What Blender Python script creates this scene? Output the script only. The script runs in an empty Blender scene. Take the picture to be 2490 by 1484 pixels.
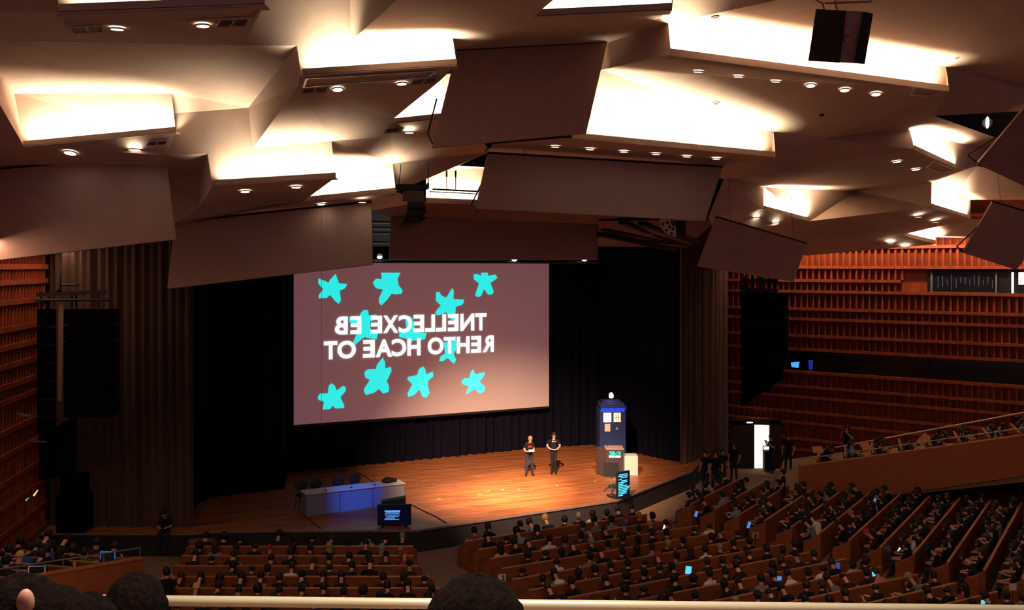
import bpy, bmesh, math, random
from mathutils import Vector, Matrix
from mathutils.bvhtree import BVHTree
random.seed(7)
S = bpy.context.scene
C = S.collection
# ------------------------------------------------------------------ camera, world, exposure
F = 2400.0; CU = 1245.0; CV = 645.0; ZC = 9.55          # focal length in px, horizon row, eye height
cd = bpy.data.cameras.new('camera'); cam = bpy.data.objects.new('camera', cd); C.objects.link(cam)
cam.location = (0, 0, ZC); cam.rotation_euler = (math.pi/2, 0, 0)
cd.sensor_width = 36; cd.lens = 36*F/2490; cd.shift_y = -(742-CV)/2490; cd.clip_start = .05; cd.clip_end = 300
S.camera = cam
S.view_settings.view_transform = 'Standard'; S.view_settings.look = 'None'
S.view_settings.gamma = 1; S.view_settings.use_curve_mapping = False
S.view_settings.exposure = 0.0
w = bpy.data.worlds.new('world'); S.world = w; w.use_nodes = True
w.node_tree.nodes['Background'].inputs[0].default_value = (.90, .40, .47, 1)
w.node_tree.nodes['Background'].inputs[1].default_value = .11
COVE = 42.0      # W per metre of cove tube
WARM = (1.0, .84, .60)
def P(u, v, Y): return Vector(((u-CU)/F*Y, Y, ZC+(CV-v)/F*Y))
def proj(p): return (CU+F*p.x/p.y, CV-F*(p.z-ZC)/p.y)
TH = math.radians(28.5)
E1 = Vector((math.cos(TH), math.sin(TH), 0)); N1 = Vector((-math.sin(TH), math.cos(TH), 0))
O1 = Vector((.35, 34.8, 0))
def hall(s, r, z=0): return O1+E1*s+N1*r+Vector((0, 0, z))
T2 = math.radians(57)
E2 = Vector((math.cos(T2), math.sin(T2), 0)); N2 = Vector((-math.sin(T2), math.cos(T2), 0))
def wing(s, d, z=0): return E2*s+N2*d+Vector((0, 0, z))
def onstage(u, v, z=.75):
    Y = F*(ZC-z)/(v-CV); return Vector(((u-CU)/F*Y, Y, z))
def area(name, loc, rot_to, sx, sy, power, col=WARM):
    l = bpy.data.lights.new(name, 'AREA'); l.shape = 'RECTANGLE'; l.size = sx; l.size_y = sy; l.energy = power; l.color = col
    if name == 'cove_tube': l.spread = math.radians(118)
    o = bpy.data.objects.new(name, l); C.objects.link(o); o.location = loc
    return o
def spot(name, loc, target, power, angle, blend, col, rad=.1):
    l = bpy.data.lights.new(name, 'SPOT'); l.energy = power; l.spot_size = math.radians(angle); l.spot_blend = blend; l.color = col; l.shadow_soft_size = rad
    o = bpy.data.objects.new(name, l); C.objects.link(o); o.location = loc
    o.rotation_euler = (Vector(target)-Vector(loc)).to_track_quat('-Z', 'Y').to_euler(); return o
# stage spots: hung in the front-of-house ceiling
spot('stage_spot', (1.0, 24.5, 12.2), onstage(1265, 1195), 70000, 16, 1, (1, .70, .38))
spot('stage_spot', (-1.5, 24, 12.2), onstage(1150, 1205), 26000, 14, 1, (1, .72, .38))
spot('stage_spot', (4.0, 26, 12.2), onstage(1500, 1145), 17000, 10, .9, (1, .74, .48))
spot('stage_spot', (0, 25, 12.2), onstage(1270, 1168), 46000, 42, 1, (1, .62, .40))
spot('stage_spot', (6, 40, 10.2), onstage(1330, 1155), 900, 22, .7, (1, .75, .5))
spot('blue_spot', (.5, 25.5, 12.3), onstage(862, 1236)+Vector((0, 0, .45)), 11000, 9, 1, (.03, .15, 1), .02)
spot('blue_spot', (3, 34, 10.8), onstage(1490, 1110)+Vector((0, 0, .2)), 1300, 9, .9, (.2, .4, 1))
spot('blue_spot', (0, 30, 11), hall(-2, 4, 1), 220, 60, .9, (.12, .22, 1))

# house lights over the audience, behind the camera
for hx, hy, tx, ty, pw in ((-4, 9, -5, 27, 900), (4, 10, 3, 28, 1150), (9, 14, 12, 31, 1400), (-7, 12, -11, 25, 700)):
    spot('house_light', (hx, hy, 14), (tx, ty, 0), pw, 46, .5, (1, .62, .42), .3)
o = area('house_light', (0, 3.2, 13.2), None, 3, 1.5, 500, (1, .86, .66))  # area lamp added above the balcony to brighten the handrail
# ------------------------------------------------------------------ materials
MATS = {}
def mat(name, col, rough=.6, metal=0, emit=None, es=0, noise=None, spec=.3, bump=0, scale=8, stretch=(1, 1, 1), col2=None):
    if name in MATS: return MATS[name]
    m = bpy.data.materials.new(name); m.use_nodes = True; nt = m.node_tree; b = nt.nodes['Principled BSDF']
    b.inputs['Base Color'].default_value = (*col, 1); b.inputs['Roughness'].default_value = rough
    b.inputs['Metallic'].default_value = metal; b.inputs['Specular IOR Level'].default_value = spec
    if emit: b.inputs['Emission Color'].default_value = (*emit, 1); b.inputs['Emission Strength'].default_value = es
    if noise is not None or col2:
        tc = nt.nodes.new('ShaderNodeTexCoord'); mp = nt.nodes.new('ShaderNodeMapping'); n = nt.nodes.new('ShaderNodeTexNoise')
        mp.inputs['Scale'].default_value = stretch; n.inputs['Scale'].default_value = scale; n.inputs['Detail'].default_value = 6
        nt.links.new(tc.outputs['Object'], mp.inputs[0]); nt.links.new(mp.outputs[0], n.inputs['Vector'])
        r = nt.nodes.new('ShaderNodeValToRGB'); c2 = col2 or tuple(x*(1-noise) for x in col)
        r.color_ramp.elements[0].color = (*c2, 1); r.color_ramp.elements[1].color = (*col, 1)
        r.color_ramp.elements[0].position = .35; r.color_ramp.elements[1].position = .65
        nt.links.new(n.outputs['Fac'], r.inputs[0]); nt.links.new(r.outputs[0], b.inputs['Base Color'])
        if bump:
            bp = nt.nodes.new('ShaderNodeBump'); bp.inputs['Strength'].default_value = bump; bp.inputs['Distance'].default_value = .01
            nt.links.new(n.outputs['Fac'], bp.inputs['Height']); nt.links.new(bp.outputs[0], b.inputs['Normal'])
    MATS[name] = m; return m
CEIL = mat('ceiling_plaster', (.64, .49, .40), .85, noise=.06, scale=3, bump=.1)
PANEL = mat('reflector_panel_paint', (.46, .29, .25), .8, noise=.05, scale=4)
WOODW = mat('wall_wood', (.40, .088, .032), .55, noise=.35, scale=5, stretch=(1, 1, .3))
SEATW = mat('seat_wood', (.30, .088, .030), .5, noise=.3, scale=6, stretch=(.4, .4, 2))
BLACK = mat('black_paint', (.012, .012, .016), .6)
DARK = mat('dark_metal', (.03, .03, .035), .45, .3)
BCURT = mat('black_velvet', (.005, .005, .012), .9, spec=.05)
BRC = mat('brown_curtain', (.11, .062, .05), .9, noise=.3, scale=3, stretch=(1, 1, .1))
CARPET = mat('aisle_carpet', (.30, .19, .13), .9, noise=.2, scale=20)
BLUEF = mat('blue_fabric', (.045, .09, .16), .9)
GREYM = mat('grey_metal', (.35, .35, .36), .4, .6)
WHITE = mat('white_board', (.52, .50, .46), .5)
LAMP = mat('lamp_glow', (1, .95, .85), .5, emit=(1, .9, .7), es=12)
BRASS = mat('rail_metal', (.85, .74, .52), .35, .35)
# stage floor planks
SF = bpy.data.materials.new('stage_planks'); SF.use_nodes = True; nt = SF.node_tree; b = nt.nodes['Principled BSDF']
tc = nt.nodes.new('ShaderNodeTexCoord'); mp = nt.nodes.new('ShaderNodeMapping'); mp.inputs['Rotation'].default_value = (0, 0, -TH)
br = nt.nodes.new('ShaderNodeTexBrick'); br.inputs['Scale'].default_value = 1; br.inputs['Brick Width'].default_value = 3.2; br.inputs['Row Height'].default_value = .14
br.inputs['Mortar Size'].default_value = .006; br.inputs['Color1'].default_value = (.50, .185, .065, 1); br.inputs['Color2'].default_value = (.34, .11, .038, 1); br.inputs['Mortar'].default_value = (.12, .05, .02, 1)
nz = nt.nodes.new('ShaderNodeTexNoise'); nz.inputs['Scale'].default_value = 1.2; nz.inputs['Detail'].default_value = 8
mp2 = nt.nodes.new('ShaderNodeMapping'); mp2.inputs['Rotation'].default_value = (0, 0, -TH); mp2.inputs['Scale'].default_value = (.5, 5, 1)
mx = nt.nodes.new('ShaderNodeMixRGB'); mx.blend_type = 'MULTIPLY'; mx.inputs[0].default_value = .7
rp = nt.nodes.new('ShaderNodeValToRGB'); rp.color_ramp.elements[0].position = .3; rp.color_ramp.elements[0].color = (.35, .3, .28, 1); rp.color_ramp.elements[1].position = .62
for a, c in ((tc.outputs['Object'], mp.inputs[0]), (mp.outputs[0], br.inputs['Vector']), (tc.outputs['Object'], mp2.inputs[0]), (mp2.outputs[0], nz.inputs['Vector']),
             (nz.outputs['Fac'], rp.inputs[0]), (br.outputs['Color'], mx.inputs[1]), (rp.outputs[0], mx.inputs[2]), (mx.outputs[0], b.inputs['Base Color'])): nt.links.new(a, c)
b.inputs['Roughness'].default_value = .42; b.inputs['Specular IOR Level'].default_value = .35

# ------------------------------------------------------------------ mesh helpers
class MB:
    def __init__(s): s.v = []; s.f = []; s.m = []
    def face(s, pts, mi=0):
        k = len(s.v); s.v += [Vector(p) for p in pts]; s.f.append(list(range(k, k+len(pts)))); s.m.append(mi)
    def hexa(s, b4, t4, mi=0):
        k = len(s.v); s.v += [Vector(p) for p in list(b4)+list(t4)]
        for q in ((3, 2, 1, 0), (4, 5, 6, 7), (0, 1, 5, 4), (1, 2, 6, 5), (2, 3, 7, 6), (3, 0, 4, 7)): s.f.append([k+i for i in q]); s.m.append(mi)
    def box(s, c, d, mi=0, rz=0, M=None):
        R = M or Matrix.Rotation(rz, 3, 'Z'); c = Vector(c); x, y, z = [q/2 for q in d]
        p = lambda a, b_, e: c+R@Vector((a*x, b_*y, e*z))
        s.hexa([p(-1, -1, -1), p(1, -1, -1), p(1, 1, -1), p(-1, 1, -1)], [p(-1, -1, 1), p(1, -1, 1), p(1, 1, 1), p(-1, 1, 1)], mi)
    def tube(s, a, b_, r, n=10, mi=0, r2=None):
        a = Vector(a); b_ = Vector(b_); d = (b_-a).normalized(); q = d.to_track_quat('Z', 'Y'); k = len(s.v); r2 = r if r2 is None else r2
        for p, rr in ((a, r), (b_, r2)):
            for i in range(n): s.v.append(p+q@Vector((rr*math.cos(2*math.pi*i/n), rr*math.sin(2*math.pi*i/n), 0)))
        for i in range(n): j = (i+1) % n; s.f.append([k+i, k+j, k+n+j, k+n+i]); s.m.append(mi)
        s.f.append([k+i for i in range(n)][::-1]); s.m.append(mi); s.f.append([k+n+i for i in range(n)]); s.m.append(mi)
    def path(s, pts, r, n=8, mi=0):
        for a, b_ in zip(pts, pts[1:]): s.tube(a, b_, r, n, mi)
    def ball(s, c, r, nu=12, nv=8, mi=0, keep=None):
        c = Vector(c); r = Vector(r) if not isinstance(r, (int, float)) else Vector((r, r, r)); k = len(s.v)
        for j in range(nv+1):
            t = math.pi*j/nv
            for i in range(nu):
                p = 2*math.pi*i/nu; s.v.append(c+Vector((r.x*math.sin(t)*math.cos(p), r.y*math.sin(t)*math.sin(p), r.z*math.cos(t))))
        for j in range(nv):
            for i in range(nu):
                i2 = (i+1) % nu; f = [k+j*nu+i, k+(j+1)*nu+i, k+(j+1)*nu+i2, k+j*nu+i2]
                if keep:
                    m_ = sum((s.v[q] for q in f), Vector())/4
                    if not keep(m_): continue
                s.f.append(f); s.m.append(mi)
    def mesh(s, name, mats, smooth=False, tri=False):
        me = bpy.data.meshes.new(name); me.from_pydata([tuple(v) for v in s.v], [], s.f)
        for m in mats: me.materials.append(m)
        for p, mi in zip(me.polygons, s.m): p.material_index = mi
        bm = bmesh.new(); bm.from_mesh(me); bmesh.ops.remove_doubles(bm, verts=bm.verts, dist=1e-4)
        if tri: bmesh.ops.triangulate(bm, faces=bm.faces)
        if smooth:
            for f in bm.faces: f.smooth = True
        bm.to_mesh(me); bm.free(); return me
    def build(s, name, mats, parent=None, smooth=False, tri=False, loc=None, bevel=0):
        if not isinstance(mats, (list, tuple)): mats = [mats]
        off = Vector(loc) if loc is not None else None
        if off is not None: s.v = [v-off for v in s.v]
        o = bpy.data.objects.new(name, s.mesh(name, mats, smooth, tri)); C.objects.link(o)
        if off is not None: o.location = off
        if parent: o.parent = parent
        if bevel: bv = o.modifiers.new('bevel', 'BEVEL'); bv.width = bevel; bv.segments = 2; bv.limit_method = 'ANGLE'
        return o
def tag(o, label, cat, group=None, kind=None):
    o['label'] = label; o['category'] = cat
    if group: o['group'] = group
    if kind: o['kind'] = kind
    return o
def struct(o): o['kind'] = 'structure'; return o
def empty(name, loc, rz=0):
    o = bpy.data.objects.new(name, None); C.objects.link(o); o.location = loc; o.rotation_euler = (0, 0, rz); o.empty_display_size = .2; return o
def copy_tree(o, parent=None):
    c = o.copy(); C.objects.link(c)
    if parent: c.parent = parent
    for ch in list(o.children): copy_tree(ch, c)
    return c
ORD = 'first second third fourth fifth sixth seventh eighth ninth tenth eleventh twelfth thirteenth fourteenth fifteenth sixteenth seventeenth eighteenth nineteenth twentieth'.split()
def ordn(i): return ORD[i] if i < 20 else 'last but some'

# ------------------------------------------------------------------ ceiling
def yc(u, d): x = (u-CU)/F; return d/(.879-.477*x)
def pc(u, v, d): return (u, v, yc(u, d))
K1a = pc(1625, 57, 17.75); K1b = pc(2300, 163, 17.75); L1a = pc(1632, 132, 17.3); L1b = pc(2308, 220, 17.3)
K2a = pc(1425, 272, 22.35); K2b = pc(1881, 320, 22.35); L2a = pc(1393, 334, 21.9); L2b = pc(1886, 380, 21.9)
polys = [
 [(143, 28, 17), (643, 8, 17), (592, 110, 20), (-150, 93, 20), (-150, 30, 17)],                       # underside by top left trough
 [(-400, 90, 20), (-150, 93, 20), (-150, 30, 17), (-400, 30, 17)],
 [(130, -160, 17.45), (650, -175, 17.45), (643, 12, 17.45), (143, 30, 17.45)],                         # its lit face
 [(-400, 93, 22.4), (-10, 97, 22.4), (-10, 162, 23.9), (-400, 162, 23.9)], [(-10, 97, 22.4), (592, 110, 22.4), (418, 228, 25.6), (35, 228, 25.6), (-10, 162, 23.9)],
 [(592, 110, 22.4), (722, 111, 22.4), (604, 262, 26), (626, 222, 25.6), (418, 228, 25.6)], [(-400, -160, 14), (130, -160, 14), (143, 28, 17), (-150, 30, 17), (-400, 30, 17)],
 [(35, 228, 25.6), (418, 228, 25.6), (428, 330, 25.95), (58, 362, 25.95)],
 [(-10, 162, 23.9), (35, 228, 25.6), (58, 362, 25.95), (58, 355, 25.6), (-10, 238, 23.9)],
 [(-400, 162, 23.9), (-10, 162, 23.9), (-10, 238, 23.9), (-400, 240, 23.9)],
 [(418, 228, 25.6), (626, 222, 25.6), (604, 262, 26), (424, 276, 26)],
 [(424, 276, 26), (604, 262, 26), (615, 360, 26), (806, 343, 26), (816, 437, 26), (517, 455, 26), (505, 374, 26), (405, 378, 26), (428, 318, 26)],
 [(643, -160, 22.4), (850, -160, 22.4), (853, 100, 22.4), (1101, 93, 22.4), (1111, 162, 22.4), (733, 186, 22.4), (722, 111, 22.4), (592, 110, 22.4), (580, 60, 22.4)],
 [(722, 111, 22.4), (733, 180, 22.4), (724, 211, 23), (615, 360, 26), (604, 262, 26)],
 [(735, 181, 22), (1111, 157, 22), (1068, 198, 23.5), (955, 290, 25.6), (925, 334, 26.3), (806, 343, 26), (615, 360, 26), (724, 211, 23)],
 [(848, -160, 22.4), (853, 100, 22.4), (965, 0, 19.2), (1020, -160, 17)],
 [(853, 100, 22.4), (965, 0, 19.2), (1020, -160, 17), (1400, -160, 17), (1345, 0, 19.4), (1300, 38, 20.5), (1101, 93, 22.4)],
 [(940, 190, 27), (1112, 178, 27), (1112, 290, 27), (940, 304, 27)],
 [(806, 343, 26), (948, 300, 26.6), (1112, 283, 26.6), (1200, 372, 31), (1188, 371, 31), (955, 398, 29), (790, 396, 29)],
 [(700, 396, 29), (790, 396, 29), (955, 398, 29), (963, 475, 29), (735, 498, 29), (700, 498, 29)],
 [(517, 450, 25.6), (816, 432, 25.6), (738, 489, 28.6), (700, 500, 28.9), (420, 545, 28.6), (483, 508, 28)],
 [(735, 490, 28.6), (963, 467, 28.6), (1035, 490, 32.7), (905, 512, 31.5), (420, 547, 31.5), (420, 545, 28.6)],
 [(405, 378, 26), (505, 374, 26), (480, 425, 28), (412, 440, 28)],
 [(505, 374, 26), (517, 452, 26), (517, 450, 25.6), (483, 508, 28), (480, 425, 28)],
 [(400, 425, 28.01), (480, 425, 28), (483, 508, 28), (420, 545, 28.6), (380, 560, 28.6)],
 [(-400, 365, 25.6), (58, 355, 25.6), (428, 320, 25.6), (405, 378, 26), (412, 440, 28), (-400, 450, 28)],
 [(-400, 240, 23.9), (-10, 238, 23.9), (58, 355, 25.6), (-400, 365, 25.6)],
 # centre
 [(1101, 93, 22.4), (1300, 38, 20.5), (1634, 22, 20.5), (1592, 50, 21.9), (1476, 104, 25.6), (1108, 124, 25.2)],
 [(1592, 50, 21.9), K1a, L1a, (1462, 170, 25.8), (1476, 104, 25.6)],
 [(1300, -160, 20.95), (1650, -160, 20.95), (1634, 26, 20.95), (1300, 44, 20.95)],
 [(1634, -160, 20.95), (1634, 22, 20.5), (1592, 50, 21.9), K1a, K1b, (2640, 246, 32.4), (2640, -160, 17.5), (1900, -160, 17.5)],
 [K1a, K1b, pc(2306, 226, 17.75), pc(1632, 138, 17.75)],
 [K1b, (2640, 246, 32.4), (2640, 262, 32), (2272, 282, 29), L1b],
 [L1a, L1b, (2272, 282, 29), (2213, 318, 30.9), (2005, 338, 30), K2b, K2a, (1462, 170, 25.8)],
 [(1462, 170, 25.8), K2a, (1395, 330, 27), (1150, 330, 28), (1112, 290, 27), (1112, 178, 27), (1108, 124, 25.2), (1476, 104, 25.6)],
 [K2a, K2b, pc(1884, 386, 22.35), pc(1385, 340, 22.35)],
 [(1200, 350, 27.5), L2a, L2b, (1838, 397, 31), (1760, 435, 33.5), (1180, 372, 31)],
 [K2b, (2005, 338, 30), (1900, 420, 31.5), (1838, 397, 31), L2b],
 [(2005, 338, 30), (2213, 318, 30.9), (2224, 363, 30.6), (1900, 420, 31.5)],
 [(2213, 318, 30.9), (2272, 282, 29), (2430, 338, 35.5), (2400, 365, 38)],
 [(2213, 318, 30.9), (2400, 365, 38), (2376, 404, 37.1), (2329, 415, 35.15), (2224, 366, 31.3)],
 [(1900, 420, 31.5), (2224, 363, 30.6), (2329, 411, 34.8), (2376, 404, 37.1), (2640, 455, 36.5), (2640, 472, 37), (2325, 468, 39), (2265, 444, 37.5), (2080, 465, 40), (1857, 455, 36.5), (1760, 435, 33.5), (1838, 397, 31)],
 [(1760, 435, 33.5), (1857, 455, 36.5), (1857, 508, 36.5), (1722, 529, 33.5)],
 [(1857, 455, 36.5), (2080, 465, 40), (1970, 543, 38.3), (1857, 513, 36.85)],
 [(1970, 538, 37.9), (2080, 465, 40), (2265, 444, 37.5), (2265, 503, 37.5)],
 [(2265, 444, 37.5), (2325, 468, 39), (2360, 484, 40.2), (2360, 536, 40.6), (2265, 508, 38.1)],
 [(2325, 468, 39), (2640, 472, 37), (2640, 486, 37.5), (2360, 486, 40.2)],
 [(1722, 529, 33.5), (1857, 508, 36.5), (1970, 538, 37.9), (2265, 503, 37.5), (2362, 532, 40), (2190, 550, 41.5), (2190, 572, 41), (2276, 594, 41.3), (1960, 622, 44), (1740, 565, 36)],
 [(2190, 550, 41.5), (2275, 577, 41.8), (2275, 598, 41.8), (2190, 576, 41.5)],
 [(2190, 550, 41.5), (2362, 532, 40), (2640, 560, 37), (2640, 585, 38), (2275, 577, 41.8)],
 # around the central opening
 [(955, 398, 29), (1188, 371, 31), (1115, 403, 33), (1038, 413, 33), (985, 432, 31.5), (962, 467, 29.4)],
 [(1036, 413, 33.3), (1195, 408, 34.8), (1195, 497, 34.8), (1036, 492, 33.3)],
 [(1036, 413, 33.3), (1115, 403, 33), (1195, 408, 34.8)],
 [(962, 467, 29.4), (1035, 490, 32.9), (1195, 497, 34.4), (1740, 545, 38), (1457, 545, 38), (950, 530, 36), (905, 512, 31.5)],
 [(1455, 538, 37), (1745, 533, 36), (1672, 602, 43.5), (1455, 600, 42)],
]
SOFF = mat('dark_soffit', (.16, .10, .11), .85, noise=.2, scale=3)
cb = MB()
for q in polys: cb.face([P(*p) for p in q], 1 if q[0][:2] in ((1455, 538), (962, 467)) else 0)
ceiling = struct(cb.build('ceiling', [CEIL, SOFF], tri=True))
bm = bmesh.new(); bm.from_mesh(ceiling.data); BV = BVHTree.FromBMesh(bm); bm.free()
def hit(u, v):
    d = P(u, v, 1)-Vector((0, 0, ZC)); r = BV.ray_cast(Vector((0, 0, ZC)), d.normalized())
    n = r[1]
    if n.dot(d) > 0: n = -n
    return r[0], n
# black sheet added above the ceiling so that gaps show dark
vb = MB(); vb.face([(-45, 10, 17.2), (45, 10, 17.2), (45, 62, 15.5), (-45, 62, 15.5)]); struct(vb.build('ceiling', BLACK))
# light troughs: a lip along the foot of every lit face, tubes hidden behind it
def trough(n, a, b_, w_=.34, h=.13, k=1.0, inset=0.0):
    A = P(*a); B = P(*b_); d = (B-A); L = d.length; e = d/L
    back = Vector((-e.y, e.x, 0)).normalized()
    if back.y < 0: back = -back
    m = MB(); up = Vector((0, 0, 1)); f0 = back*.03
    m.hexa([A-up*.01, B-up*.01, B-up*.01+f0, A-up*.01+f0], [A+up*h, B+up*h, B+up*h+f0, A+up*h+f0])
    m.hexa([A-up*.03, B-up*.03, B-up*.03+back*w_, A-up*.03+back*w_], [A, B, B+back*w_, A+back*w_])
    struct(m.build('trim_%d' % n, CEIL))
    mid = (A+B)/2+back*(w_*.5)+up*.03
    o = area('cove_tube', mid, None, (L-.2)*(1-inset), .10, COVE*L*k)
    x = e; z = -(up*.93+back*.12-e*e.z).normalized(); z = (z-x*z.dot(x)).normalized(); y = z.cross(x)
    o.rotation_euler = Matrix((x, y, z)).transposed().to_euler()
    return o
TR = [((143, 28, 17), (643, 8, 17), 1), ((58, 355, 25.6), (428, 320, 25.6), 1.2), ((735, 181, 22), (1111, 157, 22), 1.3),
      ((517, 450, 25.6), (816, 432, 25.6), .8), ((948, 300, 26.6), (1112, 283, 26.6), 1.6), ((735, 490, 28.6), (963, 467, 28.6), 1.2),
      ((1300, 38, 20.5), (1634, 22, 20.5), 1), (L1a, L1b, 1.4), (L2a, L2b, 1), ((2224, 363, 30.6), (2329, 411, 34.8), 1.6),
      ((1857, 508, 36.5), (1970, 538, 37.9), 1.6), ((2265, 503, 37.5), (2360, 532, 40), .8), ((2190, 571, 41.1), (2275, 592, 41.4), 1.6),
      ((1036, 490, 32.9), (1195, 496, 34.4), 1.2)]
for i, (a, b_, k) in enumerate(TR): trough(i+1, a, b_, k=k*(2.2 if i in (9, 10, 11, 12) else 1), w_=.2 if i in (9, 10, 11, 12) else .34)

# ------------------------------------------------------------------ hanging reflector panels
def reflector(label, q, brackets=()):
    pts = [P(*p) for p in q]; n = (pts[1]-pts[0]).cross(pts[3]-pts[0]).normalized()
    if n.y < 0: n = -n
    c = sum(pts, Vector())/4; t = empty('acoustic_reflector', c)
    m = MB(); m.hexa([p-c for p in pts], [p+n*.07-c for p in pts]); m.build('panel', PANEL, t)
    m = MB(); a, b_ = pts[0]-c, pts[1]-c; up = Vector((0, 0, .05)); m.hexa([a+up*.1, b_+up*.1, b_+n*.08, a+n*.08], [a+up*1.3, b_+up*1.3, b_+up+n*.08, a+up+n*.08]); m.build('top_rail', BLACK, t)
    for f in (.15, .85):
        m = MB(); p = pts[0].lerp(pts[1], f)-c+n*.05; m.tube(p, p+Vector((0, .3, 1.6)), .008, 6); m.build('hanging_wire', DARK, t)
    for br_ in brackets: m = MB(); m.path([P(*p)-c for p in br_], .022); m.build('bracket', BLACK, t)
    tag(t, label, 'acoustic panel', 'tilted acoustic reflector panels under the ceiling'); return t
reflector('big plain reflector panel at the far left above the brick-red wall', [(-120, 424, 26.8), (404, 377, 26.8), (427, 582, 26.4), (-120, 646, 26.4)])
reflector('long reflector panel overlapping the top left corner of the screen', [(424, 542, 29.6), (903, 493, 29.6), (906, 643, 29.1), (407, 702, 29.1)])
reflector('tall dark reflector panel hanging highest, left of the row of six lamps', [(1110, 124, 24.9), (1476, 104, 25.4), (1426, 323, 24.9), (1051, 359, 24.3)], [[(1062, 240, 24.6), (1040, 325, 24.9), (1052, 350, 24.6)]])
reflector('wide reflector panel directly below the second row of six ceiling lamps', [(1186, 374, 29.2), (1757, 408, 31.6), (1715, 537, 31.1), (1157, 506, 28.7)], [[(1172, 445, 29), (1145, 500, 29.3), (1160, 515, 28.9)]])
reflector('reflector panel at the front of the stage right above the screen', [(952, 528, 36), (1457, 545, 39), (1453, 632, 38.8), (947, 630, 35.8)])
reflector('slanted reflector panel right of the stage in front of the red wall', [(1743, 530, 33), (1962, 594, 36.5), (1930, 685, 36), (1699, 648, 32.5)])
reflector('steep reflector panel at the upper right edge, beside the dark gap', [(2500, 252, 30), (2640, 330, 31), (2510, 462, 31.6), (2376, 399, 31)], [[(2428, 330, 30.8), (2352, 377, 31), (2376, 396, 31)]])
reflector('steep lower reflector panel at the right edge over the booth window', [(2413, 492, 34), (2560, 535, 34.6), (2472, 657, 35), (2341, 615, 34.6)], [[(2385, 545, 34.3), (2326, 600, 34.5), (2343, 612, 34.6)]])

# ------------------------------------------------------------------ recessed lamps, grilles, hatches, rings (put on the ceiling they belong to)
def downlight(u, v, r, label, group):
    p, n = hit(u, v); sl_ = n.z > -.96; n = Vector((0, 0, -1)) if sl_ else n; p = p+Vector((0, 0, -.09 if sl_ else -.02)); q = n.to_track_quat('Z', 'Y'); t = empty('downlight', p)
    m = MB(); K = 20
    for i in range(K):
        a, b_ = 2*math.pi*i/K, 2*math.pi*(i+1)/K; f = lambda rr, an, z: q@Vector((rr*math.cos(an), rr*math.sin(an), z))
        m.face([f(r*1.0, a, .03), f(r*1.0, b_, .03), f(r*1.2, b_, .0), f(r*1.2, a, .0)]); m.face([f(r, a, .03), f(r, a, .0), f(r, b_, .0), f(r, b_, .03)])
    m.build('trim_ring', CEIL, t)
    m = MB(); m.face([q@Vector((r*math.cos(2*math.pi*i/K), r*math.sin(2*math.pi*i/K), .02)) for i in range(K)]); m.build('lamp_glass', LAMP, t)
    tag(t, label, 'ceiling lamp', group); return t
for u, v, w_ in ((285, 66, 18), (493, 58, 18)): downlight(u, v, .115, 'round ceiling lamp at the top left, %s grille' % ('right beside the left' if u < 400 else 'left of the right'), 'pair of lamps at the top left')
for u, v, l in ((171, 369, 'left'), (327, 354, 'right')): downlight(u, v, .15, '%s round ceiling lamp of the pair above the far left reflector panel' % l, 'pair of lamps above the far left panel')
for u, v, l in ((821, 214, 'left'), (977, 200, 'right')): downlight(u, v, .115, '%s round lamp of the pair under the upper middle light trough' % l, 'pair of lamps under the upper middle trough')
for u, v, l in ((596, 463, 'left'), (720, 452, 'right')): downlight(u, v, .12, '%s round lamp of the pair above the long panel left of the screen' % l, 'pair of lamps above the long left panel')
for u, v, l in ((781, 494, 'left'), (881, 483, 'right')): downlight(u, v, .11, '%s small lamp of the pair just left of the hanging line array' % l, 'pair of lamps left of the line array')
downlight(995, 313, .12, 'single round lamp beside a small grille, left of the tall hanging panel', 'single lamps')
for i, (u, v) in enumerate(((1698, 171), (1796, 183), (1886, 195), (1971, 205), (2054, 216), (2130, 226))):
    downlight(u, v, .115, '%s from left in the upper row of six ceiling lamps' % ordn(i), 'upper row of six lamps')
for i, (u, v) in enumerate(((1350, 354), (1435, 360), (1517, 366), (1595, 372), (1670, 378), (1742, 383))):
    downlight(u, v, .115, '%s from left in the lower row of six ceiling lamps' % ordn(i), 'lower row of six lamps')
for u, v, s_ in ((2181, 391, 'upper left lamp of the pair beneath the right light trough'), (2227, 410, 'lower right lamp of the pair beneath the right light trough'), (1840, 523, 'left lamp of the pair above the slanted panel by the stage'), (1887, 536, 'right lamp of the pair above the slanted panel by the stage'),
                 (2233, 521, 'left lamp of the high pair over the red wall'), (2275, 534, 'right lamp of the high pair over the red wall'), (2165, 586, 'left lamp of the lowest pair just above the red wall'), (2201, 596, 'right lamp of the lowest pair just above the red wall')):
    downlight(u, v, .125, s_, 'pairs of lamps on the right')
RINGM = mat('ring_white', (.8, .75, .65), .5)
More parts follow.
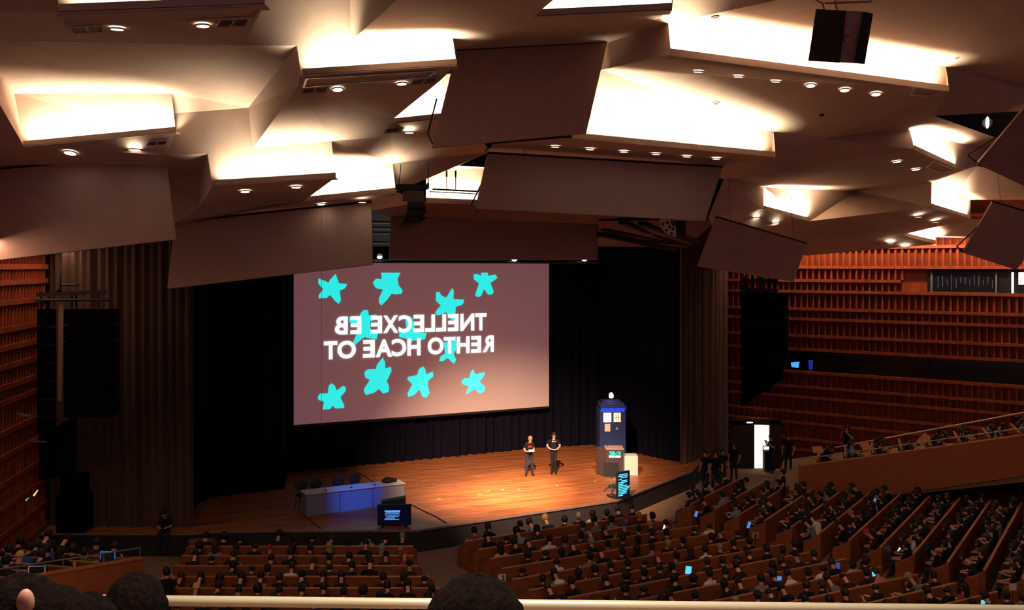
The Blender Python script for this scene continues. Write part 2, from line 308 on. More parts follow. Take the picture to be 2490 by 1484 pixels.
for u, v, r, mt, l in ((1741, 251, .13, RINGM, 'unlit white ceiling ring below the upper row of six lamps'), (823, 366, .09, RINGM, 'small unlit ceiling ring left of the tall hanging panel'), (1739, 40, .09, DARK, 'dark unlit ceiling spot left of the square loudspeaker'),
                       (2325, 141, .07, RINGM, 'small unlit ceiling ring right of the square loudspeaker'), (1998, 279, .07, DARK, 'small dark ceiling spot under the last lamp of the upper row')):
    p, n = hit(u, v); q = n.to_track_quat('Z', 'Y'); m = MB(); K = 18
    for i in range(K):
        a, b_ = 2*math.pi*i/K, 2*math.pi*(i+1)/K; f = lambda rr, an, z: q@Vector((rr*math.cos(an), rr*math.sin(an), z))
        m.face([f(r*.6, a, .02), f(r*.6, b_, .02), f(r, b_, .025), f(r, a, .025)]); m.face([f(r, a, .025), f(r, b_, .025), f(r, b_, 0), f(r, a, 0)], 0); m.face([f(0, a, .012), f(r*.62, a, .012), f(r*.62, b_, .012)], 1)
    tag(m.build('ceiling_ring', [mt, DARK], loc=None), l, 'ceiling fitting')
    o = C.objects[-1]; o.location = p
def grille(us, label):
    pts = []
    for u, v in us: p, n = hit(u, v); pts.append(p+n*.015)
    c = sum(pts, Vector())/4; t = empty('air_grille', c); pts = [p-c for p in pts]; m = MB()
    def bar(a, b_, th=.03):
        d = (b_-a).normalized(); s = d.cross(n).normalized()*th/2; m.hexa([a-s, b_-s, b_+s, a+s], [a-s+n*.02, b_-s+n*.02, b_+s+n*.02, a+s+n*.02])
    for i in range(4): bar(pts[i], pts[(i+1) % 4])
    bar(pts[0].lerp(pts[1], .5), pts[3].lerp(pts[2], .5))
    m.build('frame', CEIL, t); m = MB(); m.face(pts); m.build('dark_backing', BLACK, t)
    m = MB()
    for k in range(1, 14):
        if k != 7: bar(pts[0].lerp(pts[1], k/14), pts[3].lerp(pts[2], k/14), .008)
    m.build('slats', PANEL, t); tag(t, label, 'vent', 'ceiling air grilles')
grille([(172, 62), (248, 58), (252, 74), (178, 78)], 'air grille at the top left, left of a lit lamp')
grille([(535, 45), (606, 42), (596, 60), (525, 63)], 'air grille at the top left, right of the second lamp')
grille([(740, 212), (798, 208), (792, 222), (732, 226)], 'air grille left of the upper middle lamp pair')
grille([(1006, 190), (1066, 186), (1052, 200), (996, 203)], 'air grille right of the upper middle lamp pair')
grille([(940, 313), (984, 310), (974, 321), (932, 323)], 'small air grille beside the single lamp')
grille([(362, 343), (410, 339), (404, 351), (354, 354)], 'dim air grille right of the lamp pair at far left')
def hatch(us, label, mt):
    pts = []
    for u, v in us: p, n = hit(u, v); pts.append(p+n*.02)
    c = sum(pts, Vector())/4; pts = [p-c for p in pts]; m = MB()
    for i in range(4):
        a, b_ = pts[i], pts[(i+1) % 4]; s = (b_-a).normalized().cross(n).normalized()*.025; m.hexa([a-s, b_-s, b_+s, a+s], [a-s+n*.03, b_-s+n*.03, b_+s+n*.03, a+s+n*.03])
    o = m.build('ceiling_hatch_frame', mt); o.location = c; tag(o, label, 'ceiling hatch', 'framed hatches in the ceiling')
hatch([(152, 33), (632, 13), (622, 38), (154, 55)], 'long framed ceiling hatch above the top left lamps', CEIL)
hatch([(745, 187), (1060, 168), (1040, 183), (738, 208)], 'long bluish framed ceiling hatch above the upper middle lamps', GREYM)
hatch([(2272, 389), (2322, 411), (2285, 417), (2254, 405)], 'small cream framed hatch right of the lamp pair under the right trough', RINGM)
hatch([(2225, 210), (2296, 219), (2262, 231), (2214, 229)], 'small cream framed hatch after the upper row of lamps', RINGM)

# beams and slots of the dim soffit over the right of the stage, and the thin wire in front of the screen
for i, (a, b_) in enumerate((((1512, 545, 36.6), (1668, 600, 42.6)), ((1460, 575, 38.5), (1640, 612, 42.4)), ((1560, 548, 36.8), (1700, 596, 41.5)))):
    A, B = P(*a), P(*b_); m = MB(); sx = Vector((.14, 0, 0)); m.hexa([A-sx, A+sx, B+sx, B-sx], [p+Vector((0, 0, .18)) for p in (A-sx, A+sx, B+sx, B-sx)]); tag(m.build('soffit_beam', BLACK), '%s dark beam from the left under the dim ceiling right of the stage-front panel' % ordn(i), 'beam', 'beams over the stage')
for i in range(9):
    u, v = 1475+i*19, 558+i*4; p, n = hit(u, v); m = MB(); m.box((0, 0, 0), (.34, .3, .03), rz=.5); o = m.build('soffit_slot', BLACK); o.location = p-Vector((0, 0, .04)); tag(o, '%s small dark slot from the left in the dim soffit over the stage' % ordn(i), 'ceiling slot', 'row of dark slots over the stage')
m = MB(); m.tube((0, 0, 0), (0, 0, 9.1), .005, 6); o = m.build('hanging_wire', GREYM); o.location = P(782, 1036, 27.0); tag(o, 'single thin vertical wire hanging in front of the left of the screen', 'wire')
# ------------------------------------------------------------------ loudspeakers on the ceiling
t = empty('ceiling_loudspeaker', P(2045, 90, 19)); c = t.location.copy(); m = MB()
MESH = mat('speaker_mesh', (.035, .025, .025), .7, noise=.4, scale=90)
def loc(u, v, y): return P(u, v, y)-c
m.hexa([loc(1965, 148, 19), loc(2042, 153, 18.6), loc(2042, 153, 19.4), loc(1970, 148, 19.7)], [loc(1984, 22, 19.2), loc(2058, 26, 18.8), loc(2058, 26, 19.6), loc(1989, 22, 19.9)]); m.build('left_cabinet', MESH, t, bevel=.01)
m = MB(); m.hexa([loc(2077, 154, 18.6), loc(2103, 156, 18.9), loc(2100, 156, 19.6), loc(2077, 154, 19.4)], [loc(2098, 28, 18.8), loc(2123, 33, 19.1), loc(2120, 33, 19.8), loc(2098, 28, 19.6)]); m.build('right_cabinet', MESH, t, bevel=.01)
m = MB(); m.hexa([loc(2042, 152, 18.75), loc(2077, 154, 18.75), loc(2077, 154, 19.4), loc(2042, 152, 19.4)], [loc(2058, 26, 18.95), loc(2098, 28, 18.95), loc(2098, 28, 19.6), loc(2058, 26, 19.6)]); 
m.box(loc(2058, 78, 18.8), (.10, .06, .12)); m.box(loc(2058, 97, 18.8), (.07, .05, .08)); m.build('middle_plate', mat('speaker_plate', (.55, .40, .36), .5), t)
m = MB(); m.path([loc(2004, 24, 19.3), loc(2000, 8, 19.3), loc(1985, 0, 19.3), loc(1960, -20, 19.3)], .02); m.path([loc(2035, 24, 19.3), loc(2030, 0, 19.3), loc(2060, -30, 19.3)], .02); m.path([loc(2005, 8, 19.3), loc(2118, 4, 19.3), loc(2118, -30, 19.3)], .02)
m.build('bracket', PANEL, t); tag(t, 'square dark loudspeaker pair hanging in front of the brightest upper trough', 'loudspeaker')
# curved line arrays: boxes follow a J-shaped path
def line_array(name, label, path, width, depth, e, ends=DARK, group=None, mesh=MESH):
    c = path[0]; t = empty(name, c); fwd = Vector((e.y, -e.x, 0))
    if fwd.y > 0: fwd = -fwd
    for a, b_ in zip(path, path[1:]):
        d = (b_-a); dn = d.normalized(); f = (fwd-dn*fwd.dot(dn)).normalized(); g = d*.04; m = MB()
        q = lambda p, s, k: p+e*(s*width/2)+f*k-c
        m.hexa([q(b_-g, -1, -depth*.8), q(b_-g, 1, -depth*.8), q(b_-g, 1, 0), q(b_-g, -1, 0)], [q(a+g, -1, -depth*.8), q(a+g, 1, -depth*.8), q(a+g, 1, 0), q(a+g, -1, 0)], 1)
        m.hexa([q(b_-g, -.92, 0), q(b_-g, .92, 0), q(b_-g, .92, depth*.2), q(b_-g, -.92, depth*.2)], [q(a+g, -.92, 0), q(a+g, .92, 0), q(a+g, .92, depth*.2), q(a+g, -.92, depth*.2)], 0)
        m.build('speaker_box', [mesh, ends], t)
    tag(t, label, 'loudspeaker', group); return t, c
eA = Vector((math.cos(.15), math.sin(.15), 0))
pth = [P(1012, 492, 27.5), P(1011, 508, 27.45), P(1008, 522, 27.5), P(1003, 535, 27.65), P(996, 546, 27.9), P(985, 555, 28.2)]
t, c = line_array('line_array', 'curved dark line array hanging left of the lit central ceiling opening', pth, .5, .5, eA)
m = MB(); m.hexa([P(962, 462, 27.6)-c, P(1040, 462, 27.6)-c, P(1040, 462, 28.2)-c, P(962, 462, 28.2)-c], [P(962, 448, 27.6)-c, P(1040, 448, 27.6)-c, P(1040, 448, 28.2)-c, P(962, 448, 28.2)-c]); m.build('rigging_frame', BLACK, t)
m = MB(); m.box(P(1005, 478, 27.7)-c, (.55, .4, .28)); m.box(P(1041, 452, 27.6)-c, (.06, .1, .16)); m.build('amplifier_case', mat('case_brown', (.10, .07, .06), .6), t)
m = MB(); m.tube(P(1041, 450, 27.7)-c, P(1042, 395, 27.9)-c, .012); m.tube(P(970, 450, 27.7)-c, P(975, 400, 27.9)-c, .012); m.build('chain', BLACK, t)
# pipes seen in the lit opening
for (a, b_, r, l) in (((1052, 460, 31.6), (1182, 467, 32.4), .03, 'upper thin pipe hanging in the lit central ceiling opening'), ((1045, 466, 32), (1182, 473, 32.8), .018, 'lower thin pipe hanging in the lit central ceiling opening')):
    t = empty('rigging_pipe', P(*a)); m = MB(); m.tube((0, 0, 0), P(*b_)-P(*a), r); m.build('pipe', DARK, t)
    m = MB(); u = 1108 if r > .02 else 1086; v = 461 if r > .02 else 468; m.tube(P(u, v, a[2]+.4)-P(*a), P(u, 415, a[2]+.4)-P(*a), .012); m.tube(P(u, 430, a[2]+.4)-P(*a), P(u, 415, a[2]+.4)-P(*a), .03); m.build('hanger_rod', DARK, t)
    tag(t, l, 'pipe', 'pipes in the central ceiling opening')
# pale disc-ended array end seen below the wide panel
t = empty('loudspeaker_bracket', P(1630, 552, 33)); c = t.location.copy(); m = MB(); K = 12; R_ = .55
arc = [(R_*math.cos(math.radians(a)), R_*math.sin(math.radians(a))) for a in range(150, 271, 15)]
arc2 = [((R_-.34)*math.cos(math.radians(a)), (R_-.34)*math.sin(math.radians(a))) for a in range(150, 271, 15)]
for i in range(len(arc)-1):
    f = lambda p, y: Vector((p[0]+.2, y, p[1]+.22)); m.hexa([f(arc[i], 0), f(arc[i+1], 0), f(arc2[i+1], 0), f(arc2[i], 0)], [f(arc[i], .06), f(arc[i+1], .06), f(arc2[i+1], .06), f(arc2[i], .06)])
m.build('side_plate', mat('pale_plate', (.62, .58, .5), .5), t)
m = MB()
for a in (165, 195, 225, 250):
    for rr in (.47, .31): x, z = rr*math.cos(math.radians(a))+.2, rr*math.sin(math.radians(a))+.22; m.tube((x, -.012, z), (x, .0, z), .045, 12)
m.build('hole', BLACK, t); m = MB(); m.box((.3, .25, -.05), (.35, .45, .5), rz=.3); m.build('speaker_box', BLACK, t)
tag(t, 'pale curved loudspeaker side plate with holes below the wide panel', 'loudspeaker')
# spotlight glowing inside the dark gap at upper right
t = empty('gap_spotlight', P(2401, 298, 33)); m = MB(); m.ball((0, 0, 0), (.04, .09, .20), 14, 10); m.build('lens', LAMP, t, smooth=True); m = MB(); m.tube((0.02, .05, 0), (.1, .45, .1), .17, 14, r2=.12); m.build('housing', BLACK, t)
tag(t, 'slim bright spotlight lens in the dark gap at upper right', 'spotlight')

# ------------------------------------------------------------------ side walls with wooden relief
def relief(name, A, B, levels, pitch, depth, cut=None, ztop=13.5, sh=.13):
    d = B-A; L = d.length; e = d/L; n = Vector((e.y, -e.x, 0))
    if (Vector((0, 0, 0))-A).dot(n) < 0: n = -n
    m = MB(); q = lambda s, z, k: A+e*s+n*k+Vector((0, 0, z))
    m.face([q(0, -.5, -.02), q(L, -.5, -.02), q(L, ztop, -.02), q(0, ztop, -.02)])
    for i, z in enumerate(levels):
        Ls = L
        for c0, c1, za, zb in (cut or []):
            if za+.3 < z+.065 < zb-.1: Ls = c0
        m.hexa([q(0, z, 0), q(Ls, z, 0), q(Ls, z, depth+.02), q(0, z, depth+.02)], [q(0, z+sh, 0), q(Ls, z+sh, 0), q(Ls, z+sh, depth+.02), q(0, z+sh, depth+.02)])
    K = int(L/pitch)
    for z0, z1 in zip(levels, levels[1:]):
        z0 += .13
        for k in range(K):
            s = k*pitch
            if cut and any(c0 <= s+pitch/2 <= c1 and za < (z0+z1)/2 < zb for c0, c1, za, zb in cut): continue
            a = q(s+pitch*.52, 0, .0); a2 = q(s+pitch*.56, 0, depth*.45); b_ = q(s+pitch, 0, depth); c_ = q(s+pitch, 0, 0)
            up0 = Vector((0, 0, z0)); up1 = Vector((0, 0, z1))
            j = len(m.v); m.v += [a+up0, a2+up0, b_+up0, c_+up0, a+up1, a2+up1, b_+up1, c_+up1]
            for f in ((0, 1, 5, 4), (1, 2, 6, 5), (2, 3, 7, 6)): m.f.append([j+x for x in f]); m.m.append(0)
    return struct(m.build(name, WOODW)), q
RA = Vector((9.6, 49.1, 0)); 
RW0 = Vector((45/(.799+.602*.215)*.215, 45/(.799+.602*.215), 0)); RW1 = Vector((45/(.799+.602*.62)*.62, 45/(.799+.602*.62), 0))
def rws(u): x = (u-CU)/F; Y = 45/(.799+.602*x); return (Vector((x*Y, Y, 0))-RW0).length
lv = [0, .9, 1.4, 2.15, 2.65, 3.35, 3.83, 4.5, 5.57, 6.2, 6.98, 7.45, 8.26, 8.77, 9.39, 10.28, 10.8, 11.6]
sW = rws(1910); sB = rws(2256)
wr, qr = relief('wall_right', RW0, RW1, lv, .284, .24, cut=[(sW, 99, 4.5, 5.57), (sB-1.1, 99, 8.2, 9.39)])
# booth windows in the right wall
GL = mat('dark_glass', (.008, .010, .016), .08, spec=.8)
def rwall_box(m, u0, u1, z0, z1, k0, k1, mi=0):
    a, b_ = rws(u0), rws(u1); m.hexa([qr(a, z0, k0), qr(b_, z0, k0), qr(b_, z0, k1), qr(a, z0, k1)], [qr(a, z1, k0), qr(b_, z1, k0), qr(b_, z1, k1), qr(a, z1, k1)], mi)
m = MB(); rwall_box(m, 1910, 2560, 4.63, 5.57, .0, .10, 0)
for u in (1910, 2256, 2500): rwall_box(m, u, u+5, 4.63, 5.57, .0, .16, 1)
struct(m.build('window_1', [GL, BLACK]))
m = MB(); rwall_box(m, 2256, 2560, 8.3, 9.39, .0, .08, 1); rwall_box(m, 2268, 2428, 8.4, 9.25, .08, .10, 0)
struct(m.build('window_2', [GL, BLACK]))
GF = mat('window_frame_grey', (.22, .24, .24), .5)
m = MB()
for u in (2265, 2422): rwall_box(m, u, u+4, 8.38, 9.27, .08, .14)
rwall_box(m, 2265, 2426, 8.36, 8.40, .08, .14); tag(m.build('booth_window_frame', GF), 'grey frame around the dark booth window high in the red wall', 'window frame')
HZ = mat('booth_reflection', (.10, .11, .13), .3, emit=(.30, .36, .42), es=.25)
RNG = random.Random(3)
m = MB()
for k in range(13): u = 2282+k*11; rwall_box(m, u, u+1.0, 8.5+RNG.random()*.3, 8.9+RNG.random()*.3, .101, .105)
tag(m.build('reflection_strips', HZ), 'thin pale vertical reflections painted on the dark booth window', 'reflection')  # pale emissive strips painted on the glass as its reflections
BOOTHL = mat('booth_light', (1, 1, .95), .5, emit=(1, .98, .9), es=2)
m = MB(); rwall_box(m, 2461, 2466, 8.4, 9.25, .08, .12); rwall_box(m, 2478, 2540, 8.75, 9.25, .08, .11); tag(m.build('lit_booth_interior', BOOTHL), 'bright white lit part of the booth at the right edge', 'window light')
BSCR = mat('blue_monitor', (.05, .2, .5), .5, emit=(.05, .35, .75), es=1.3)
BSC2 = mat('blue_monitor_dim', (.02, .05, .3), .5, emit=(.01, .05, .35), es=.6)
def blob(name, mt, pts, label, cat, k=.11):
    m = MB(); 
    f = lambda u, v, kk: (lambda Y: P(u, v, Y))(45/(.799+.602*(u-CU)/F)-kk/.9)
    m.hexa([f(*pts[0], k), f(*pts[1], k), f(*pts[2], k), f(*pts[3], k)], [f(*pts[0], k+.03), f(*pts[1], k+.03), f(*pts[2], k+.03), f(*pts[3], k+.03)]); tag(m.build(name, mt), label, cat)
blob('monitor_glow', BSCR, [(1923, 882), (1944, 880), (1941, 895), (1925, 893)], 'bright light blue monitor behind the long dark window in the wall', 'monitor')
blob('monitor_glow', BSC2, [(1965, 876), (1977, 876), (1976, 899), (1967, 899)], 'dim deep blue monitor behind the long dark window in the wall', 'monitor')
# left wall: nearly end-on
la = math.radians(99); LA = Vector((-15.7, 33.2, 0)); LB = LA-Vector((math.cos(la), math.sin(la), 0))*9
lvl = [0, .8, 1.5, 2.3, 3.0, 3.8, 4.5, 5.4, 5.85, 6.45, 7.0, 7.55, 8.35, 8.95, 9.42, 10.3]
relief('wall_left', LA, LB, lvl, .30, .085, sh=.16)
# walls behind the side curtains and far corners
m = MB(); m.face([(-15.7, 33.6, -.5), (-15.7, 33.6, 14), (-30, 33.6, 14), (-30, 33.6, -.5)]); struct(m.build('wall_stage_left', BLACK))
m = MB(); m.face([(7.7, 44.0, -.5), (12, 51, -.5), (12, 51, 14), (7.7, 44.0, 14)]); struct(m.build('wall_stage_right', BLACK))
m = MB(); m.face([(-30, 60, -1), (30, 60, -1), (30, 60, 17), (-30, 60, 17)]); struct(m.build('wall_back', BLACK))
# lights that wash the relief walls from above
def washer(a, b_, z, k):
    A, B = Vector(a), Vector(b_); L = (B-A).length; e = (B-A)/L; o = area('wall_washer', (A+B)/2+Vector((0, 0, z)), None, L, .15, k*L, (1, .62, .38))
    n = Vector((-e.y, e.x, 0));
    if n.y < 0: n = -n
    zz = -(Vector((0, 0, -.9))+n*.35).normalized(); zz = (zz-e*zz.dot(e)).normalized(); o.rotation_euler = Matrix((e, zz.cross(e), zz)).transposed().to_euler()
nr = Vector((-.602, -.799, 0)); er = (RW1-RW0).normalized()
washer(RW0+er*1.5+nr*.9, RW1-er*.3+nr*.9, 10.75, 24)
washer(LB+Vector((.75, 0, 0)), LA+Vector((.75, 0, 0)), 10.2, 13)

# ------------------------------------------------------------------ floor, stage
m = MB(); m.face([(-30, 2, 0), (32, 2, 0), (32, 62, 0), (-30, 62, 0)]); struct(m.build('floor', CARPET))
A_, B_, C_, D_ = onstage(530, 1292), onstage(1010, 1290), onstage(1500, 1217), onstage(1684, 1145)
out = [Vector((-17, 32.35, .75)), Vector((-10.55, 32.35, .75)), A_+Vector((0, 0, 0)), B_, C_, D_, Vector((9.5, 46.5, .75)), Vector((9.5, 52, .75)), Vector((-17, 52, .75))]
m = MB(); m.face(out); m.face([p-Vector((0, 0, .06)) for p in out]); stage = struct(m.build('floor_stage', SF))
m = MB()
for a, b_ in zip(out[:7], out[1:7]): m.face([Vector((a.x, a.y, 0)), Vector((b_.x, b_.y, 0)), Vector((b_.x, b_.y, .72)), Vector((a.x, a.y, .72))])
struct(m.build('wall_stage_front', mat('stage_front_black', (.025, .022, .024), .7)))
m = MB()
for a, b_ in zip(out[:6], out[1:6]):
    e = (b_-a).normalized(); n = Vector((e.y, -e.x, 0)); m.hexa([a-Vector((0, 0, .05))+n*.04, b_-Vector((0, 0, .05))+n*.04, b_-Vector((0, 0, .05)), a-Vector((0, 0, .05))], [a+n*.04+Vector((0, 0, .012)), b_+n*.04+Vector((0, 0, .012)), b_+Vector((0, 0, .012))-n*.04, a+Vector((0, 0, .012))-n*.04])
struct(m.build('trim_40', mat('stage_edge', (.22, .16, .13), .5)))
m = MB()
for i in range(4): m.box((-10.05, 32.1-.3*(3-i)+.0, .75*(i+1)/5/1), (.95, .3, .004+2*0)) if False else m.hexa([Vector((-10.5, 31.15+.3*i, 0)), Vector((-9.7, 31.15+.3*i, 0)), Vector((-9.7, 31.45+.3*i, 0)), Vector((-10.5, 31.45+.3*i, 0))], [Vector((-10.5, 31.15+.3*i, .15*(i+1))), Vector((-9.7, 31.15+.3*i, .15*(i+1))), Vector((-9.7, 31.45+.3*i, .15*(i+1))), Vector((-10.5, 31.45+.3*i, .15*(i+1)))])
for i in range(4): m.hexa([Vector((-10.5, 31.13+.3*i, .15*(i+1)-.02)), Vector((-9.7, 31.13+.3*i, .15*(i+1)-.02)), Vector((-9.7, 31.18+.3*i, .15*(i+1)-.02)), Vector((-10.5, 31.18+.3*i, .15*(i+1)-.02))], [Vector((-10.5, 31.13+.3*i, .15*(i+1)+.006)), Vector((-9.7, 31.13+.3*i, .15*(i+1)+.006)), Vector((-9.7, 31.18+.3*i, .15*(i+1)+.006)), Vector((-10.5, 31.18+.3*i, .15*(i+1)+.006))], 1)
tag(m.build('stage_steps', [SEATW, GREYM]), 'wooden steps with pale nosings leading up to the left of the stage', 'stairs')

def curtain(label, pts, z0, z1, amp, per, mt, name='stage_curtain'):
    m = MB(); L = 0; prof = []
    rg = random.Random(len(label))
    for a, b_ in zip(pts, pts[1:]):
        a, b_ = Vector((*a, 0)), Vector((*b_, 0)); d = b_-a; n = Vector((-d.y, d.x, 0)).normalized(); K = max(2, int(d.length/(per/6)))
        for k in range(K):
            s = k/K*d.length; ph = (L+s)/per*2*math.pi; prof.append((a+d*(k/K)+n*amp*(math.sin(ph)+.5*math.sin(ph*.37+1)+.3*math.sin(ph*2.3)), ph))
        L += d.length
    prof.append((Vector((*pts[-1], 0)), 0))
    for (a, _), (b_, _) in zip(prof, prof[1:]):
        m.face([a+Vector((0, 0, z0)), b_+Vector((0, 0, z0)), b_+Vector((0, 0, z1)), a+Vector((0, 0, z1))])
    return tag(m.build(name, mt, smooth=True), label, 'curtain', 'pleated stage curtains')
curtain('brown pleated curtain wall left of the stage opening', [(-15.6, 33.3), (-10.7, 33.15)], .76, 12, .10, .30, BRC)
curtain('brown pleated curtain wall right of the stage opening', [(7.52, 43.5), (11.0, 48.9)], .02, 11.6, .10, .34, BRC)
curtain('long black pleated curtain behind the projection screen', [(-9.6, 41.75), (1.6, 47.6), (4.4, 48.4)], .76, 12, .10, .45, BCURT)
curtain('black side curtain at the left inside the stage', [(-11.6, 33.7), (-11.5, 37.3), (-9.0, 38.7), (-9.6, 41.6)], .76, 12, .06, .45, BCURT)
curtain('black side curtain at the right inside the stage', [(4.4, 48.2), (6.7, 44.9), (7.6, 43.9)], .76, 12, .06, .45, BCURT)
m = MB(); m.face([P(905, 500, 36), P(1750, 500, 38), P(1750, 600, 48), P(905, 600, 42)]); struct(m.build('ceiling_stage', BLACK))
# slatted bars and pipe at the proscenium head
for i, v in enumerate((540, 554, 566, 590)):
    m = MB(); m.tube(P(890, v, 37), P(960, v+1, 37.6), .05, 8); tag(m.build('rigging_pipe', GREYM), '%s grey pipe from the top in the gap left of the stage-front panel' % ordn(i), 'pipe', 'pipes left of the stage-front panel')
t = empty('lighting_bar', P(900, 636, 36.3)); m = MB(); m.tube((0, 0, 0), P(1460, 638, 39.4)-t.location, .06, 8); m.build('bar', BLACK, t)
for f_ in (.1, .5, .9): p = (P(1460, 638, 39.4)-t.location)*f_; m = MB(); m.tube(p+Vector((0, .12, 0)), p+Vector((0, .12, 1.9)), .02); m.build('hanger_rod', BLACK, t)
tag(t, 'long dark lighting bar along the top of the screen', 'pipe')
for i, (u, v, y, l) in enumerate(((923, 626, 36.2, 'left of the screen top'), (1251, 632, 38.0, 'above the middle of the screen'), (1421, 632, 38.9, 'right of the screen top'))):
    t = empty('stage_lamp', P(u, v, y)); m = MB(); m.tube((0, .05, .05), (0, .3, .2), .11, 12, r2=.08); m.build('housing', BLACK, t); m = MB(); m.ball((0, 0, 0), (.10, .04, .05), 12, 8); m.build('lens', LAMP, t, smooth=True)
    tag(t, 'small glowing stage lamp on the dark bar, '+l, 'spotlight', 'stage lamps on the bar')

m = MB(); A, B = Vector((1803-CU, F, 0))*(45.6/F), Vector((1906-CU, F, 0))*(44.9/F); m.hexa([A+Vector((0, 0, 3.0)), B+Vector((0, 0, 4.4)), B+Vector((0, .05, 4.4)), A+Vector((0, .05, 3.0))], [A+Vector((0, 0, 8.6)), B+Vector((0, 0, 8.2)), B+Vector((0, .05, 8.2)), A+Vector((0, .05, 8.6))]); tag(m.build('shade_backing', BCURT), 'black cloth added to darken the wall behind the line array right of the stage', 'backing')  # black sheet added so the wall behind the array reads dark
# ------------------------------------------------------------------ projection screen
SA = Vector((-9.12, 41.3, 0)); SB = Vector((1.76, 46.97, 0))
sd = (SB-SA).normalized(); sn = Vector((sd.y, -sd.x, 0))
def scr(u, v, off=0):
    d = P(u, v, 1)-Vector((0, 0, ZC)); t_ = (SA+sn*off).dot(sn)/d.dot(sn); return Vector((0, 0, ZC))+d*t_
SCR = mat('screen_cloth', (.50, .41, .38), .9, emit=(.105, .048, .060), es=1.0)
st = empty('projection_screen', scr(1025, 835)); c = st.location.copy()
m = MB(); q4 = [scr(715, 1034), scr(1335, 988), scr(1335, 634), scr(715, 630)]; m.hexa([p-c for p in q4], [p-sn*.05-c for p in q4]); m.build('screen_cloth', SCR, st)
m = MB(); m.hexa([q4[0]-Vector((0, 0, .1))-c, q4[1]-Vector((0, 0, .1))-c, q4[1]-Vector((0, 0, .1))-sn*.1-c, q4[0]-Vector((0, 0, .1))-sn*.1-c], [q4[0]+sn*.01-c, q4[1]+sn*.01-c, q4[1]-sn*.1-c, q4[0]-sn*.1-c]); m.build('bottom_bar', BLACK, st)
CY = mat('projected_cyan', (.1, .8, .8), .6, emit=(.016, .80, .77), es=1.0)
WT = mat('projected_white', (.9, .95, 1), .6, emit=(.86, .93, 1), es=1.15)
stars = [
 [(258,198),(345,235),(350,215),(400,160),(415,200),(430,240),(498,245),(480,280),(435,300),(445,380),(428,412),(395,385),(355,335),(325,362),(258,365),(262,335),(298,288),(255,240)],
 [(783,150),(870,150),(945,150),(920,205),(930,255),(963,300),(955,325),(905,332),(870,325),(835,375),(785,425),(765,400),(765,365),(800,290),(740,280),(713,235),(740,200),(790,205)],
 [(1622,150),(1678,150),(1680,178),(1745,165),(1758,195),(1700,235),(1728,310),(1715,332),(1680,333),(1648,285),(1622,345),(1592,353),(1572,340),(1605,240),(1562,205),(1560,165),(1590,160),(1625,178)],
 [(1380,280),(1392,300),(1390,372),(1475,375),(1478,400),(1460,420),(1410,435),(1400,545),(1370,545),(1330,480),(1270,508),(1237,500),(1245,470),(1285,425),(1243,385),(1245,315),(1275,312),(1285,340),(1330,360)],
 [(640,462),(672,465),(680,510),(745,500),(740,540),(690,560),(695,640),(755,665),(745,710),(640,690),(565,755),(550,730),(580,660),(590,580),(520,570),(510,525),(600,540),(610,490)],
 [(1020,510),(1050,540),(1060,600),(1070,650),(1165,655),(1150,710),(1050,720),(1025,755),(1000,735),(1005,705),(935,690),(935,650),(1000,620),(985,560)],
 [(1405,675),(1415,740),(1412,800),(1390,830),(1412,880),(1395,915),(1340,865),(1300,895),(1270,890),(1285,850),(1320,830),(1310,735),(1380,730)],
 [(797,862),(815,900),(818,955),(865,940),(870,975),(830,1060),(850,1110),(845,1150),(800,1165),(765,1125),(720,1160),(655,1175),(640,1150),(640,1125),(690,1050),(650,1030),(643,985),(670,962),(738,960),(750,920)],
 [(1135,937),(1155,960),(1160,1005),(1215,980),(1222,1020),(1175,1060),(1175,1110),(1190,1160),(1160,1200),(1130,1190),(1105,1130),(1055,1180),(1010,1192),(1005,1165),(1045,1085),(1005,1050),(1008,1025),(1085,1010),(1100,960)],
 [(1555,962),(1575,1005),(1650,985),(1650,1010),(1608,1065),(1655,1110),(1645,1150),(1610,1165),(1570,1125),(1500,1170),(1495,1155),(1520,1105),(1465,1085),(1460,1055),(1490,1035),(1525,1035),(1535,985)],
 [(365,1078),(395,1100),(410,1140),(465,1100),(487,1115),(485,1145),(440,1195),(475,1270),(470,1285),(400,1290),(375,1265),(355,1295),(292,1298),(305,1235),(255,1215),(252,1195),(270,1165),(335,1165),(345,1100)]]
px = lambda x, y: (700+x*.2897, 620+y*.2897)
for s_ in stars:
    m = MB(); m.face([scr(*px(x, y), .012)-c for x, y in s_]); m.build('cyan_star', CY, st, tri=True)
def glyph(ch, bold=.035, font_size=1):
    cu = bpy.data.curves.new('glyph', 'FONT'); cu.body = ch; cu.size = font_size; cu.offset = bold; cu.resolution_u = 4
    o = bpy.data.objects.new('glyph', cu); C.objects.link(o); dg = bpy.context.evaluated_depsgraph_get(); me = bpy.data.meshes.new_from_object(o.evaluated_get(dg))
    vs = [v.co.copy() for v in me.vertices]; fs = [list(p.vertices) for p in me.polygons]; bpy.data.objects.remove(o); bpy.data.meshes.remove(me)
    x0 = min(v.x for v in vs); x1 = max(v.x for v in vs); y0 = min(v.y for v in vs); y1 = max(v.y for v in vs)
    return [((v.x-x0)/max(1e-6, x1-x0), (v.y-y0)/max(1e-6, y1-y0)) for v in vs], fs
def letters(spec, f0, f1, name, mt, parent, put, flip=True):
    m = MB()
    for ch, xa, xb in spec:
        vs, fs = glyph(ch); k = len(m.v)
        for x, y in vs:
            X = xa+(xb-xa)*((1-x) if flip else x); yt, yb = f0(X), f1(X); m.v.append(put(X, yb+(yt-yb)*y))
        for f in fs: m.f.append([k+i for i in f]); m.m.append(0)
    return m.build(name, mt, parent)
put = lambda X, Y: scr(*px(X, Y), .024)-c
